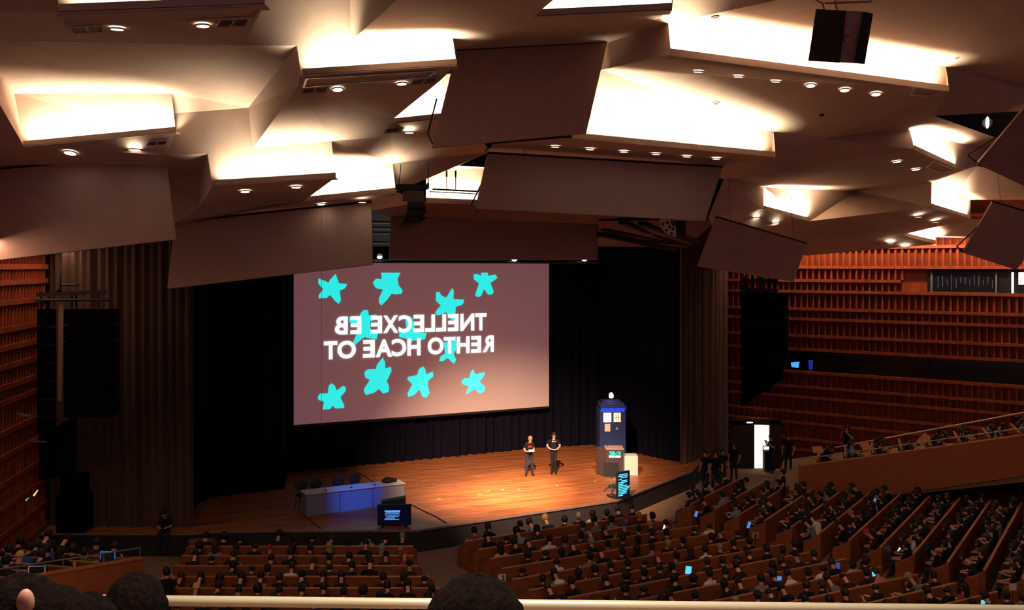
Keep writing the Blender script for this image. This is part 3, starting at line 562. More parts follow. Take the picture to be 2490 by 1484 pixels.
letters([('B', 395, 503), ('E', 525, 616)], lambda x: 520-(x-400)*.0237, lambda x: 670-(x-400)*.03, 'projected_word', WT, st, put)
letters([('E', 695, 791), ('X', 800, 927), ('C', 930, 1042), ('E', 1055, 1144), ('L', 1153, 1235), ('L', 1243, 1328), ('E', 1343, 1432), ('N', 1448, 1565), ('T', 1573, 1668)], lambda x: 520-(x-400)*.0237, lambda x: 670-(x-400)*.03, 'projected_word', WT, st, put)
f0 = lambda x: 728-(x-305)*.0365; f1 = lambda x: 880-(x-305)*.0457
letters([('T', 303, 417), ('O', 416, 572)], f0, f1, 'projected_word', WT, st, put)
letters([('E', 631, 730), ('A', 738, 874), ('C', 872, 994), ('H', 1004, 1114)], f0, f1, 'projected_word', WT, st, put)
letters([('O', 1174, 1308), ('T', 1310, 1406), ('H', 1418, 1526), ('E', 1538, 1622), ('R', 1634, 1729)], f0, f1, 'projected_word', WT, st, put)
tag(st, 'large projection screen with white mirrored words and cyan stars', 'projection screen')

# ------------------------------------------------------------------ things on the stage
TC = mat('table_cloth_grey', (.22, .24, .32), .8)
t = empty('panel_table', onstage(868, 1240), TH); Ltb = 3.7
m = MB(); m.box((0, .35, .36), (Ltb, .62, .72)); 
for k in (-.62, .62): m.box((k, .03, .36), (.012, .014, .72), 1)
m.build('front_cover', [TC, BLACK], t); m = MB(); m.box((0, .36, .745), (Ltb+.06, .74, .04)); m.build('table_top', mat('table_top_pale', (.62, .56, .50), .5), t, bevel=.01)
tag(t, 'long grey covered panel table on the left of the stage', 'table')
tb = t.location.copy()
def ontable(s, y=.35): return tb+E1*s+N1*y+Vector((0, 0, .766))
t = empty('backpack', ontable(1.35), TH); m = MB(); m.ball((0, 0, .09), (.28, .16, .10), 14, 8); m.ball((.2, .02, .07), (.15, .12, .07), 12, 8); m.build('bag_body', BLACK, t, smooth=True); m = MB(); m.path([(-.2, 0, .14), (-.1, .02, .22), (.05, .02, .2)], .012); m.build('strap', DARK, t)
tag(t, 'dark bag lying on the right end of the panel table', 'bag')
for s, l in ((-1.1, 'left of the table'), (-.15, 'in the middle of the table'), (.75, 'near the bag')):
    t = empty('table_microphone', ontable(s, .2), TH); m = MB(); m.tube((0, 0, 0), (0, 0, .02), .05, 12); m.build('foot', BLACK, t); m = MB(); m.path([(0, 0, .02), (0, .0, .22), (0, .06, .32)], .006); m.tube((0, .06, .32), (0, .09, .36), .014); m.build('gooseneck', BLACK, t)
    tag(t, 'thin gooseneck microphone on the panel table, '+l, 'microphone', 'microphones on the panel table')
def chair(loc, rz, label, k=1):
    t = empty('stage_chair', loc, rz); m = MB(); m.box((0, 0, .45), (.46, .46, .07)); m.build('seat', BLACK, t, bevel=.02)
    m = MB(); m.ball((0, .24, .78*k), (.24, .05, .22), 16, 10); m.build('backrest', mat('chair_back', (.05, .045, .05), .5), t, smooth=True)
    m = MB(); m.box((0, .23, .55), (.05, .03, .25)); m.build('back_stay', DARK, t)
    for a in (-.2, .2):
        for b_ in (-.2, .2): m = MB(); m.tube((a, b_, .43), (a*1.1, b_*1.1, 0), .015); m.build('leg', DARK, t)
    tag(t, label, 'chair', 'dark chairs behind the panel table')
for i, s in enumerate((-1.6, -1.05, -.2, .45)): p = tb+E1*s+N1*1.25; chair(p, TH, '%s dark rounded chair from the left behind the panel table' % ordn(i))
# front monitors
def textlines(rows, w_, h_, x0=-.5, rg=random.Random(5)):
    m = MB(); n = len(rows)
    for i, (a, b_) in enumerate(rows):
        z = h_*(.5-(i+.5)/n); x = a*w_
        while x < b_*w_-.02:
            l = rg.uniform(.03, .09)*w_; m.box((x+l/2, -.006, z), (min(l, b_*w_-x), .004, h_/n*.55)); x += l+.018*w_
    return m
GLB = mat('monitor_text_blue', (.1, .3, .8), .5, emit=(.10, .33, .95), es=1.1)
GLC = mat('monitor_text_cyan', (.1, .6, .7), .5, emit=(.07, .62, .80), es=1.2)
p = onstage(959, 1281); t = empty('stage_monitor', p, .05); m = MB(); m.box((0, 0, .40), (1.12, .1, .70)); m.build('housing', BLACK, t, bevel=.015)
m = MB(); m.box((0, -.052, .40), (1.04, .006, .62)); m.build('glass', mat('monitor_glass', (.004, .005, .02), .2, emit=(.001, .002, .008), es=1), t)
m = textlines([(-.5, .5), (-.42, .45), (-.48, .46), (-.44, .48), (-.38, .40), (-.45, .2), (-.5, .45)], .54, .34); o = m.build('screen_text', GLB, t); o.location = (-.06, -.055, .40)
m = MB(); m.box((0, -.060, .53), (.5, .004, .03)); o = m.build('screen_heading', mat('heading_pale', (.5, .5, .8), .5, emit=(.30, .35, .75), es=1), t); o.location.x = -.06
for s in (-.4, .4): m = MB(); m.box((s, .05, .025), (.08, .4, .05)); m.build('foot', BLACK, t)
tag(t, 'wide black monitor with blue text at the stage edge, tilted to the hall', 'monitor')
p = onstage(957, 1262); t = empty('wedge_monitor', p, .1); m = MB(); m.hexa([(-.42, -.25, 0), (.42, -.25, 0), (.42, .25, 0), (-.42, .25, 0)], [(-.42, -.05, .62), (.42, -.05, .72), (.42, .25, .75), (-.42, .25, .62)]); m.build('cabinet', BLACK, t, bevel=.01); m = MB(); m.hexa([(-.36, -.235, .1), (.36, -.235, .1), (.36, -.22, .1), (-.36, -.22, .1)], [(-.36, -.09, .55), (.36, -.09, .6), (.36, -.07, .6), (-.36, -.07, .55)]); m.build('grille', MESH, t); tag(t, 'dark stage wedge peeking out behind the wide black monitor', 'loudspeaker')
# lectern
p = onstage(1495, 1161); t = empty('lectern', p, 0); LCT = mat('lectern_panel', (.045, .028, .035), .5); LCS = mat('lectern_side', (.06, .035, .035), .6)
m = MB(); m.hexa([(-.36, 0, 0), (.35, 0, 0), (.35, .75, 0), (-.36, .75, 0)], [(-.36, 0, 1.14), (.35, 0, 1.14), (.35, .75, 1.14), (-.36, .75, 1.14)]); 
o = m.build('body', LCS, t); m = MB(); m.box((0, -.012, .57), (.71, .02, 1.14)); m.build('front_panel', LCT, t)
m = MB(); m.hexa([(-.72, .55, .0), (-.36, .05, .0), (-.36, .6, .0), (-.6, .75, .0)], [(-.72, .55, 1.14), (-.36, .05, 1.14), (-.36, .6, 1.14), (-.6, .75, 1.14)]); m.build('side_wing', LCS, t)
m = MB(); m.box((0, .36, 1.165), (.76, .8, .04)); m.build('top_shelf', mat('lectern_top', (.35, .22, .16), .5), t, bevel=.008)
CYP = mat('cyan_print_glow', (.0, .62, .56), .5, emit=(.0, .30, .27), es=.5); WTP = mat('white_print', (.9, .88, .85), .5)  # the cyan print emits weakly, light put into its colour
putl = lambda X, Y: Vector((X, -.026, Y))
letters([('3', -.25, -.115), ('1', -.125, -.01), ('c', .015, .11), ('3', .105, .24)], lambda x: 1.08 if not .01 < x < .10 else 1.03, lambda x: .89, 'printed_number', CYP, t, putl, flip=False)
m = MB(); m.box((-.13, -.026, .855), (.235, .006, .07)); m.box((.125, -.026, .855), (.235, .006, .07)); m.build('white_strip', WTP, t)
m = MB()
for pts in ([(-.34, .60), (-.30, .56), (-.28, .48), (-.32, .5)], [(-.28, .40), (-.20, .46), (-.16, .40), (-.22, .36)], [(-.18, .58), (-.13, .55), (-.12, .48), (-.16, .52)], [(-.14, .42), (-.05, .30), (.0, .18), (-.06, .12), (-.1, .2), (-.16, .36)], [(-.18, .24), (-.12, .22), (-.14, .16), (-.2, .18)], [(-.26, .56), (-.22, .50), (-.25, .47)]): m.face([Vector((x, -.025, z)) for x, z in pts])
m.build('cyan_splash', CYP, t, tri=True)
m = MB(); m.path([(-.28, .3, 1.18), (-.29, .28, 1.5), (-.26, .2, 1.62)], .008); m.build('gooseneck_microphone', DARK, t)
tag(t, 'dark lectern with cyan printed number in front of the blue booth', 'lectern')
# white plinth
p = onstage(1534, 1157); t = MB(); t.box((0, .3, .41), (.6, .6, .82)); o = t.build('white_plinth', WHITE, bevel=.012); o.location = p; tag(o, 'white cube-shaped plinth right of the lectern', 'plinth')
# tall blue booth (plain stand-in)
p = onstage(1490, 1139); t = empty('blue_booth', p, .05); BB = mat('booth_blue', (.011, .022, .09), .5); BB2 = mat('booth_blue_dark', (.015, .025, .10), .5)
m = MB(); m.box((0, .58, 1.28), (1.14, 1.14, 2.56)); m.build('body', BB, t, bevel=.01)
m = MB(); m.box((0, .58, 2.70), (1.04, 1.04, .20)); m.box((0, .58, 2.83), (.8, .8, .08)); m.build('roof', BB2, t, bevel=.01)
m = MB(); m.box((0, -.01, 2.52), (1.02, .05, .17)); m.build('lit_sign_band', mat('booth_band', (.01, .03, .4), .5, emit=(.0, .045, .55), es=1), t)
m = MB(); m.box((-.235, -.01, 2.20), (.33, .03, .40)); m.build('lit_window', mat('booth_window_white', (1, 1, 1), .5, emit=(1, .98, .92), es=2.2), t)
m = MB(); m.box((.19, -.01, 2.20), (.31, .03, .40)); fr = m.build('lit_window', mat('booth_window_warm', (.8, .65, .4), .5, emit=(.72, .52, .28), es=1), t)
m = MB(); 
for k in (-.05, .05): m.box((.19+k, -.03, 2.20), (.014, .02, .40))
m.box((.19, -.03, 2.2), (.31, .02, .012)); m.build('glazing_bar', BB2, fr)
m = MB(); m.box((-.23, -.008, 1.76), (.24, .02, .33)); m.build('notice', mat('notice_pink_glow', (.75, .42, .34), .6, emit=(.5, .22, .16), es=.3), t)  # paper notice given a faint emission, brightness painted into the material
m = MB(); m.tube((.18, -.02, 1.72), (.18, .01, 1.72), .055, 16); m.build('round_badge', GREYM, t)
m = MB(); m.tube((0, .45, 2.87), (0, .45, 3.0), .1, 14); m.build('lamp_base', BB2, t)
m = MB(); m.ball((0, .45, 3.07), (.10, .10, .15), 16, 10); m.build('lamp', mat('booth_lamp', (1, 1, 1), .5, emit=(.95, .95, 1), es=25), t, smooth=True)
m = MB(); m.box((.60, .3, 2.56), (.04, .12, .18)); m.build('side_sign', mat('booth_side', (.01, .03, .4), .5, emit=(.0, .03, .4), es=1), t)
tag(t, 'tall blue booth with a lit lamp and two lit windows', 'booth')
# portrait monitor at stage edge
p = onstage(1516, 1212); t = empty('portrait_monitor', p, math.radians(38)); m = MB(); m.box((0, .03, .52), (.66, .09, .98)); m.build('housing', BLACK, t, bevel=.015)
m = MB(); m.box((0, -.018, .52), (.60, .006, .92)); m.build('glass', mat('monitor_glass2', (.004, .006, .05), .2, emit=(.001, .003, .03), es=1), t)
m = textlines([(-.45, .3), (-.5, .35), (-.3, .3), (-.5, -.2), (-.25, .3), (-.5, .3), (-.5, -.05), (-.5, .25), (-.5, .5), (-.5, .48), (-.5, .35), (-.5, .28), (-.5, .25), (-.5, -.1)], .58, .84); o = m.build('screen_text', GLC, t); o.location = (0, -.022, .52)
m = MB(); m.box((-.1, .2, .03), (.5, .5, .05)); m.build('foot', BLACK, t); tag(t, 'portrait monitor full of cyan text at the right stage edge', 'monitor')
p = onstage(1488, 1199); t = empty('floor_monitor', p, .1); m = MB(); m.hexa([(-.33, 0, .62), (.33, 0, .62), (.30, .1, .62), (-.30, .1, .62)], [(-.28, .12, 1.12), (.28, .12, 1.12), (.28, .2, 1.12), (-.28, .2, 1.12)]); m.build('screen_back', BLACK, t); m = MB(); m.tube((0, .1, .65), (0, .1, .05), .025); m.build('stand_pole', GREYM, t)
m = MB()
for k in range(3): a = k*2.09+.4; m.tube((0, .1, .3), (.34*math.cos(a), .1+.34*math.sin(a), .0), .016)
m.build('stand_legs', DARK, t); tag(t, 'black flat monitor on a stand seen from behind, left of the portrait monitor', 'monitor')
t = MB(); 
for k in range(9): a = k*.7; t.path([Vector((.25*math.cos(a)*(.5+k*.07), .2*math.sin(a), .02+.02*(k % 3))), Vector((.25*math.cos(a+.7)*(.55+k*.07), .2*math.sin(a+.7), .03+.02*((k+1) % 3)))], .02, 6)
o = t.build('cable_heap', BLACK); o.location = onstage(1488, 1207); tag(o, 'heap of black cables on the stage floor behind the portrait monitor', 'cables')
m = MB(); m.path([onstage(u, v)+Vector((0, 0, .015)) for u, v in ((1000, 1229), (1030, 1244), (1060, 1258), (1085, 1273))], .022); tag(m.build('stage_cable', BLACK), 'dark cable strip running from the wide monitor to the stage edge', 'cable')
m = MB(); m.path([onstage(u, v)+Vector((0, 0, .012)) for u, v in ((862, 1146), (890, 1162), (912, 1176))], .018); tag(m.build('stage_cable', BLACK), 'dark cable on the floor behind the panel table', 'cable')
m = MB(); m.path([onstage(u, v)+Vector((0, 0, .012)) for u, v in ((738, 1254), (765, 1275), (780, 1287))], .014); tag(m.build('stage_cable', BLACK), 'dark cable in front of the left end of the panel table', 'cable')
YM = mat('floor_marks', (.75, .62, .12), .6)
for i, (u, v) in enumerate(((1068, 1214), (1166, 1203), (1187, 1195), (1222, 1192), (1262, 1191), (1354, 1181), (1447, 1171))):
    m = MB(); m.box((0, 0, .008), (.14, .07, .004), rz=.3*i); o = m.build('floor_mark', YM); o.location = onstage(u, v); tag(o, '%s yellow tape mark from the left on the lit stage floor' % ordn(i), 'tape mark', 'yellow tape marks on the stage floor')

# ------------------------------------------------------------------ big side line arrays
eL = Vector((1, .05, 0)).normalized(); HT = lambda u, y, vs: [P(u, v, y) for v in vs]
BLM = mat('array_mesh_black', (.003, .003, .004), .9, spec=.05)
t, c = line_array('side_line_array', 'huge black double line array hanging in front of the left curtain', HT(215, 29, [752, 790, 830, 870, 910, 945, 975, 1000, 1014]), 1.42, .7, eL, BLM, 'side line arrays', BLM)
for i, v in enumerate(range(752, 1060, 44)):
    m = MB(); m.hexa([P(90, v+42, 29.2)-c, P(137, v+42, 29.2)-c, P(137, v+42, 30)-c, P(90, v+42, 30)-c], [P(90, v, 29.2)-c, P(137, v, 29.2)-c, P(137, v, 30)-c, P(90, v, 30)-c]); m.build('side_box', BLM, t, bevel=.01)
m = MB(); m.hexa([P(88, 722, 29)-c, P(260, 715, 29)-c, P(260, 715, 30)-c, P(88, 722, 30)-c], [P(88, 712, 29)-c, P(260, 705, 29)-c, P(260, 705, 30)-c, P(88, 712, 30)-c]); m.tube(P(85, 730, 29)-c, P(275, 729, 29)-c, .04); m.tube(P(143, 708, 29.2)-c, P(146, 668, 29.4)-c, .08, r2=.02); m.tube(P(150, 693, 29.2)-c, P(192, 693, 29.2)-c, .04)
for u in (100, 185, 175, 240): m.tube(P(u, 708, 29.2)-c, P(u, 752, 29.2)-c, .03)
m.build('rigging_frame', DARK, t); m = MB()
m.hexa([P(140, 975, 29.1)-c, P(150, 975, 29.1)-c, P(150, 975, 29.4)-c, P(140, 975, 29.4)-c], [P(143, 722, 29.1)-c, P(155, 722, 29.1)-c, P(155, 722, 29.4)-c, P(143, 722, 29.4)-c]); m.build('centre_strut', mat('strut_brown', (.30, .19, .15), .6), t)
m = MB(); m.hexa([P(95, 1170, 29.3)-c, P(186, 1150, 29.3)-c, P(186, 1150, 30.2)-c, P(95, 1170, 30.2)-c], [P(95, 1060, 29.3)-c, P(186, 1010, 29.3)-c, P(186, 1010, 30.2)-c, P(95, 1060, 30.2)-c]); m.build('lower_cabinet', BLM, t)
t, c = line_array('side_line_array', 'black line array hanging in front of the red wall right of the stage', HT(1857, 39, [718, 745, 772, 799, 826, 850, 872, 892]), 1.7, .8, Vector((.9, -.43, 0)), BLM, 'side line arrays', BLM)
m = MB()
for v in (682, 706): m.tube(P(1800, v, 39)-c, P(1892, v, 38.6)-c, .07)
for u in (1810, 1830, 1850, 1870, 1885): m.tube(P(u, 672, 39)-c, P(u, 716, 39)-c, .06)
m.build('rigging_frame', BLACK, t)
m = MB(); m.box((0, 0, .62), (.9, .8, 1.24)); m.box((0, 0, 1.55), (.7, .7, .6)); o = m.build('speaker_stack', BLM, bevel=.02); o.location = (-14.5, 32.75, .75); tag(o, 'black speaker stack at the far left end of the stage', 'loudspeaker')
m = MB(); m.tube((0, 0, 0), (.1, .05, .16), .03, 8, r2=.015); o = m.build('signal_light', mat('red_signal', (1, .2, .1), .5, emit=(1, .22, .06), es=3)); o.location = P(82, 1206, 30); tag(o, 'small red glowing light above the speaker stack at far left', 'signal light')
m = MB(); m.tube((0, 0, 0), (.08, .05, .08), .025, 8, r2=.012); o = m.build('signal_light', mat('green_signal', (.1, 1, .2), .5, emit=(.03, .6, .08), es=1)); o.location = P(62, 1218, 30); tag(o, 'small green glowing light beside the red one at far left', 'signal light')
for i, (u, v) in enumerate(((62, 1012), (95, 1074))): m = MB(); m.tube(P(u-20, v, 29.4), P(u+18, v+1, 29.2), .02); m.tube(P(u-22, v-6, 29.4), P(u+15, v-1, 29.3), .015); tag(m.build('cable_tray', GREYM), '%s thin pale bar beside the left line array' % ('upper' if i == 0 else 'lower'), 'bar')

# ------------------------------------------------------------------ doorway right of the stage
dq = lambda u: Vector(((u-CU)/F*46.4, 46.4, 0))
m = MB(); a, b_ = dq(1835), dq(1870); m.hexa([a, b_, b_+Vector((0, .04, 0)), a+Vector((0, .04, 0))], [a+Vector((0, 0, 2.05)), b_+Vector((0, 0, 2.02)), b_+Vector((0, .04, 2.02)), a+Vector((0, .04, 2.05))]); struct(m.build('door_1', mat('door_glow', (1, 1, .95), .5, emit=(.95, 1, .86), es=1.1)))
m = MB()
for u in (1775, 1871): a = dq(u); w_ = 1.1 if u < 1800 else .5; m.hexa([a+Vector((0, -.1, 0)), a+Vector((w_, -.1, 0)), a+Vector((w_, .1, 0)), a+Vector((0, .1, 0))], [a+Vector((0, -.1, 2.25)), a+Vector((w_, -.1, 2.25)), a+Vector((w_, .1, 2.25)), a+Vector((0, .1, 2.25))])
a = dq(1775); m.hexa([a+Vector((0, -.1, 2.06)), a+Vector((2.4, -.1, 2.06)), a+Vector((2.4, .1, 2.06)), a+Vector((0, .1, 2.06))], [a+Vector((0, -.1, 2.3)), a+Vector((2.4, -.1, 2.3)), a+Vector((2.4, .1, 2.3)), a+Vector((0, .1, 2.3))]); struct(m.build('door_2', mat('door_dark', (.03, .018, .015), .6)))
m = MB(); m.ball((0, 0, 0), (.16, .05, .035), 12, 8); o = m.build('door_lamp', mat('door_lamp_glow', (1, .9, .6), .5, emit=(1, .8, .4), es=3)); o.location = P(1823, 1028, 45.9); tag(o, 'small oval lamp above the dark door beside the bright doorway', 'lamp')
p = dq(1862); t = empty('equipment_trolley', p+Vector((0, -.6, 0))); m = MB(); m.box((0, 0, .5), (.5, .4, .9)); m.build('case', BLACK, t, bevel=.02); m = MB(); m.path([(-.28, 0, .9), (-.28, 0, 1.15), (.28, 0, 1.15), (.28, 0, .9)], .02); m.build('handle', DARK, t); tag(t, 'black equipment case standing in the bright doorway', 'case')

# ------------------------------------------------------------------ seat rows
def seat_mesh():
    m = MB(); m.box((0, .27, .36), (.46, .44, .08), 0); m.box((0, .05, .62), (.46, .05, .42), 0); m.box((0, .27, .16), (.06, .3, .32), 1)
    m.box((-.265, .27, .58), (.045, .44, .04), 2); m.box((-.265, .30, .29), (.03, .3, .56), 2)
    return m.mesh('seat', [BLUEF, DARK, SEATW])
SEATM = seat_mesh()
seats = []        # (world pos, facing angle, block, row, seat, of)
def seat_row(p0, p1, block, row, label, group, H=.9, occupied=True, z0=0.0, flip=False, top=None):
    d = p1-p0; L = d.length; e = d/L; rz = math.atan2(e.y, e.x)
    t = empty('seat_row', Vector((p0.x, p0.y, z0)), rz)
    m = MB(); m.box((L/2, 0, H/2), (L, .05, H)); n_ = max(1, int(L/2.2))
    m.build('back_board', SEATW, t)
    m = MB(); m.box((L/2, 0, H+.012), (L+.02, .07, .025)); m.build('top_cap', SEATC, t)
    for x, s in ((0, -1), (L, 1)):
        m = MB(); m.hexa([(x, -.03, 0), (x+s*.1, .14, 0), (x+s*.1, .5, 0), (x+s*.04, .5, 0)], [(x, -.03, H), (x+s*.1, .14, H*.86), (x+s*.1, .5, H*.66), (x+s*.04, .5, H*.66)]); m.build('end_panel', SEATW, t)
    n = int((L-.1)/.56); off = (L-n*.56)/2
    for k in range(n):
        x = off+.56*(k+.5); o = bpy.data.objects.new('seat', SEATM); C.objects.link(o); o.parent = t; o.location = (x, .03, 0)
        seats.append((Vector((p0.x, p0.y, z0))+e*x+Vector((-e.y, e.x, 0))*.27, rz, block, row, k, n))
    tag(t, label, 'seat row', group); return t
SEATC = mat('seat_cap_wood', (.50, .20, .08), .4)
for i in range(14):
    r = -2.6-i*1.0; sl = -3.4-.12*i; sr = 3.5+.30*i
    seat_row(hall(sl, r), hall(sr, r), 'middle block', i, 'wooden seat row, %s from the stage in the middle block' % ordn(i), 'middle block rows')
for i in range(7):
    Y = 30.3-i*.98; xr = (-3.05, -2.95, -2.7, -2.3, -1.95, -1.6, -1.2)[i]
    seat_row(Vector((-9.9+.1*i, Y, 0)), Vector((xr, Y, 0)), 'left block', i, 'wooden seat row, %s from the stage in the left block' % ordn(i), 'left block rows')
for i in range(12):
    d = 14-i; sl = 33.4-.27*i; sr = 38.7+.22*(10.8-d) if d < 11 else 38.4
    seat_row(wing(sl, d), wing(sr, d), 'right block', i, 'wooden seat row, %s from the stage in the right block' % ordn(i), 'right block rows')

# ------------------------------------------------------------------ galleries with parapets
PAR = mat('parapet_wood', (.42, .13, .05), .5, noise=.15, scale=3)
def gallery(side, g0, gdir, inward, L, za, zb, depth_, bot0, bot1, label):
    g1 = g0+gdir*L; t = empty('gallery_parapet', Vector((g0.x, g0.y, 0))); c = t.location.copy(); up = lambda z: Vector((0, 0, z))
    m = MB(); q = inward*.12
    m.hexa([g0+up(bot0)-c, g1+up(bot1)-c, g1+q+up(bot1)-c, g0+q+up(bot0)-c], [g0+up(za)-c, g1+up(zb)-c, g1+q+up(zb)-c, g0+q+up(za)-c]); m.build('parapet_board', PAR, t)
    m = MB(); m.hexa([g0-q*.2+up(za)-c, g1-q*.2+up(zb)-c, g1+q*1.6+up(zb)-c, g0+q*1.6+up(za)-c], [g0-q*.2+up(za+.04)-c, g1-q*.2+up(zb+.04)-c, g1+q*1.6+up(zb+.04)-c, g0+q*1.6+up(za+.04)-c]); m.build('coping', SEATC, t)
    m = MB(); m.tube(g0+q+up(za+.28)-c, g1+q+up(zb+.28)-c, .018); m.build('handrail', GREYM, t)
    K = int(L/1.3)
    for k in range(K+1): f = k/K; p = g0.lerp(g1, f)+q-c; z = za+(zb-za)*f; m = MB(); m.tube(p+up(z+.03), p+up(z+.28), .013, 6); m.build('rail_post', GREYM, t)
    tag(t, label, 'parapet')
    return t
gR0 = Vector((11.2, 38.6, 0)); gRd = Vector((.946, -.326, 0)); gRi = Vector((.326, .946, 0))
gallery('right', gR0, gRd, gRi, 10, 1.64, 3.75, 4, 0, 2.35, 'long sloping wooden gallery parapet below the red wall at right')
m = MB(); f = lambda s, k, z: gR0+gRd*s+gRi*k+Vector((0, 0, z))
m.hexa([f(-1, .12, -.1), f(10.5, .12, 2.1), f(10.5, 7, 2.1), f(-1, 7, -.1)], [f(-1, .12, .55), f(10.5, .12, 2.9), f(10.5, 7, 2.9), f(-1, 7, .55)]); struct(m.build('floor_gallery_right', CARPET))
t = empty('wall_handrail', f(0, 3.2, 0)); c = t.location.copy(); m = MB(); m.tube(f(.6, 3.2, 1.75)-c, f(10, 3.2, 4.15)-c, .03); m.build('rail', mat('rail_pale', (.6, .45, .32), .4, .3), t)
for k in range(5): m = MB(); m.tube(f(.8+2*k, 3.2, 1.75+2.4/9.4*(.2+2*k))-c, f(.8+2*k, 3.2, .7+2.2/10.5*(.8+2*k))-c, .02); m.build('rail_post', GREYM, t)
tag(t, 'long pale handrail rising along the gallery below the red wall', 'handrail')
gL0 = Vector((-9.77, 26.2, 0)); gLd = Vector((-.24, -.97, 0)); gLi = Vector((-.97, .24, 0))
gallery('left', gL0, gLd, gLi, 7.5, 1.75, 3.15, 4, .95, 1.5, 'sloping wooden gallery parapet at the lower left')
g = lambda s, k, z: gL0+gLd*s+gLi*k+Vector((0, 0, z))
m = MB(); m.hexa([g(-.5, .12, 0), g(8, .12, .9), g(8, 6, .9), g(-.5, 6, 0)], [g(-.5, .12, .6), g(8, .12, 2.05), g(8, 6, 2.05), g(-.5, 6, .6)]); struct(m.build('floor_gallery_left', CARPET))
for i in range(8):
    s = .7+i*1.02; z0 = .68+2.35/11.5*(s+1); seat_row(f(s, 2.7, 0), f(s, .35, 0), 'right gallery', i, 'short seat row on the right gallery, %s from the stage' % ordn(i), 'right gallery rows', z0=z0, H=.85)
for i in range(6):
    s = .5+i*.95; z0 = .85+1.45/8.5*(s+.5); seat_row(g(s, 3.6, 0), g(s, .3, 0), 'left gallery', i, 'short seat row on the left gallery, %s from the stage' % ordn(i), 'left gallery rows', z0=z0, H=.85)

# ------------------------------------------------------------------ people
SKIN = mat('skin', (.55, .27, .18), .5); SKIN2 = mat('skin_light', (.70, .38, .26), .5)
HAIR = {k: mat('hair_'+k, v, .6) for k, v in {'black': (.012, .010, .010), 'dark brown': (.016, .010, .008), 'brown': (.04, .02, .012), 'blond': (.35, .22, .10), 'grey': (.25, .23, .22)}.items()}
TOPS = {k: mat('top_'+k.replace(' ', '_'), v, .85) for k, v in {'black': (.007, .006, .009), 'dark grey': (.025, .023, .028), 'navy': (.010, .013, .04), 'dark brown': (.03, .015, .012), 'white': (.75, .70, .66), 'light blue': (.22, .30, .45), 'red': (.35, .03, .03), 'grey': (.18, .18, .19), 'blue': (.03, .09, .35), 'yellow': (.75, .42, .14), 'green': (.03, .12, .06), 'pink': (.6, .2, .22)}.items()}
DENIM = mat('denim_dark', (.02, .025, .05), .85); SHOE = mat('shoe_black', (.01, .01, .01), .5)
def skin_body(nodes, edges, sub=1):
    names = list(nodes); idx = {n: i for i, n in enumerate(names)}
    me = bpy.data.meshes.new('b'); me.from_pydata([nodes[n][:3] for n in names], [(idx[a], idx[b_]) for a, b_, _ in edges], [])
    o = bpy.data.objects.new('b', me); C.objects.link(o); sk = o.modifiers.new('s', 'SKIN'); sk.use_smooth_shade = True
    if not me.skin_vertices: raise RuntimeError('no skin layer')
    for i, n in enumerate(names): r = nodes[n][3]; r = r if isinstance(r, tuple) else (r, r); me.skin_vertices[0].data[i].radius = r; me.skin_vertices[0].data[i].use_root = (i == 0)
    ss = o.modifiers.new('ss', 'SUBSURF'); ss.levels = sub; ss.render_levels = sub
    bpy.context.view_layer.update(); dg = bpy.context.evaluated_depsgraph_get(); m2 = bpy.data.meshes.new_from_object(o.evaluated_get(dg))
    bpy.data.objects.remove(o); bpy.data.meshes.remove(me)
    segs = [(Vector(nodes[a][:3]), Vector(nodes[b_][:3]), nodes[a][3], nodes[b_][3], k) for a, b_, k in edges]
    g_ = lambda r: (r[0]+r[1])/2 if isinstance(r, tuple) else r
    for p in m2.polygons:
        c = p.center; best = None
        for a, b_, ra, rb, k in segs:
            d = b_-a; t_ = max(0, min(1, (c-a).dot(d)/max(1e-9, d.length_squared))); q = (c-(a+d*t_)).length-(g_(ra)*(1-t_)+g_(rb)*t_)
            if best is None or q < best[0]: best = (q, k)
        p.material_index = best[1]; p.use_smooth = True
    return m2
def head_nodes(h, lean=0, z=1.24, x=0, y=.03):
    h.update({'neck': (x, y-.03, z-.105, .052), 'head': (x, y+lean*.3, z, (.082, .094)), 'crown': (x, y-.015+lean*.3, z+.068, (.072, .084)), 'jaw': (x, y+.055+lean*.3, z-.035, .04)})
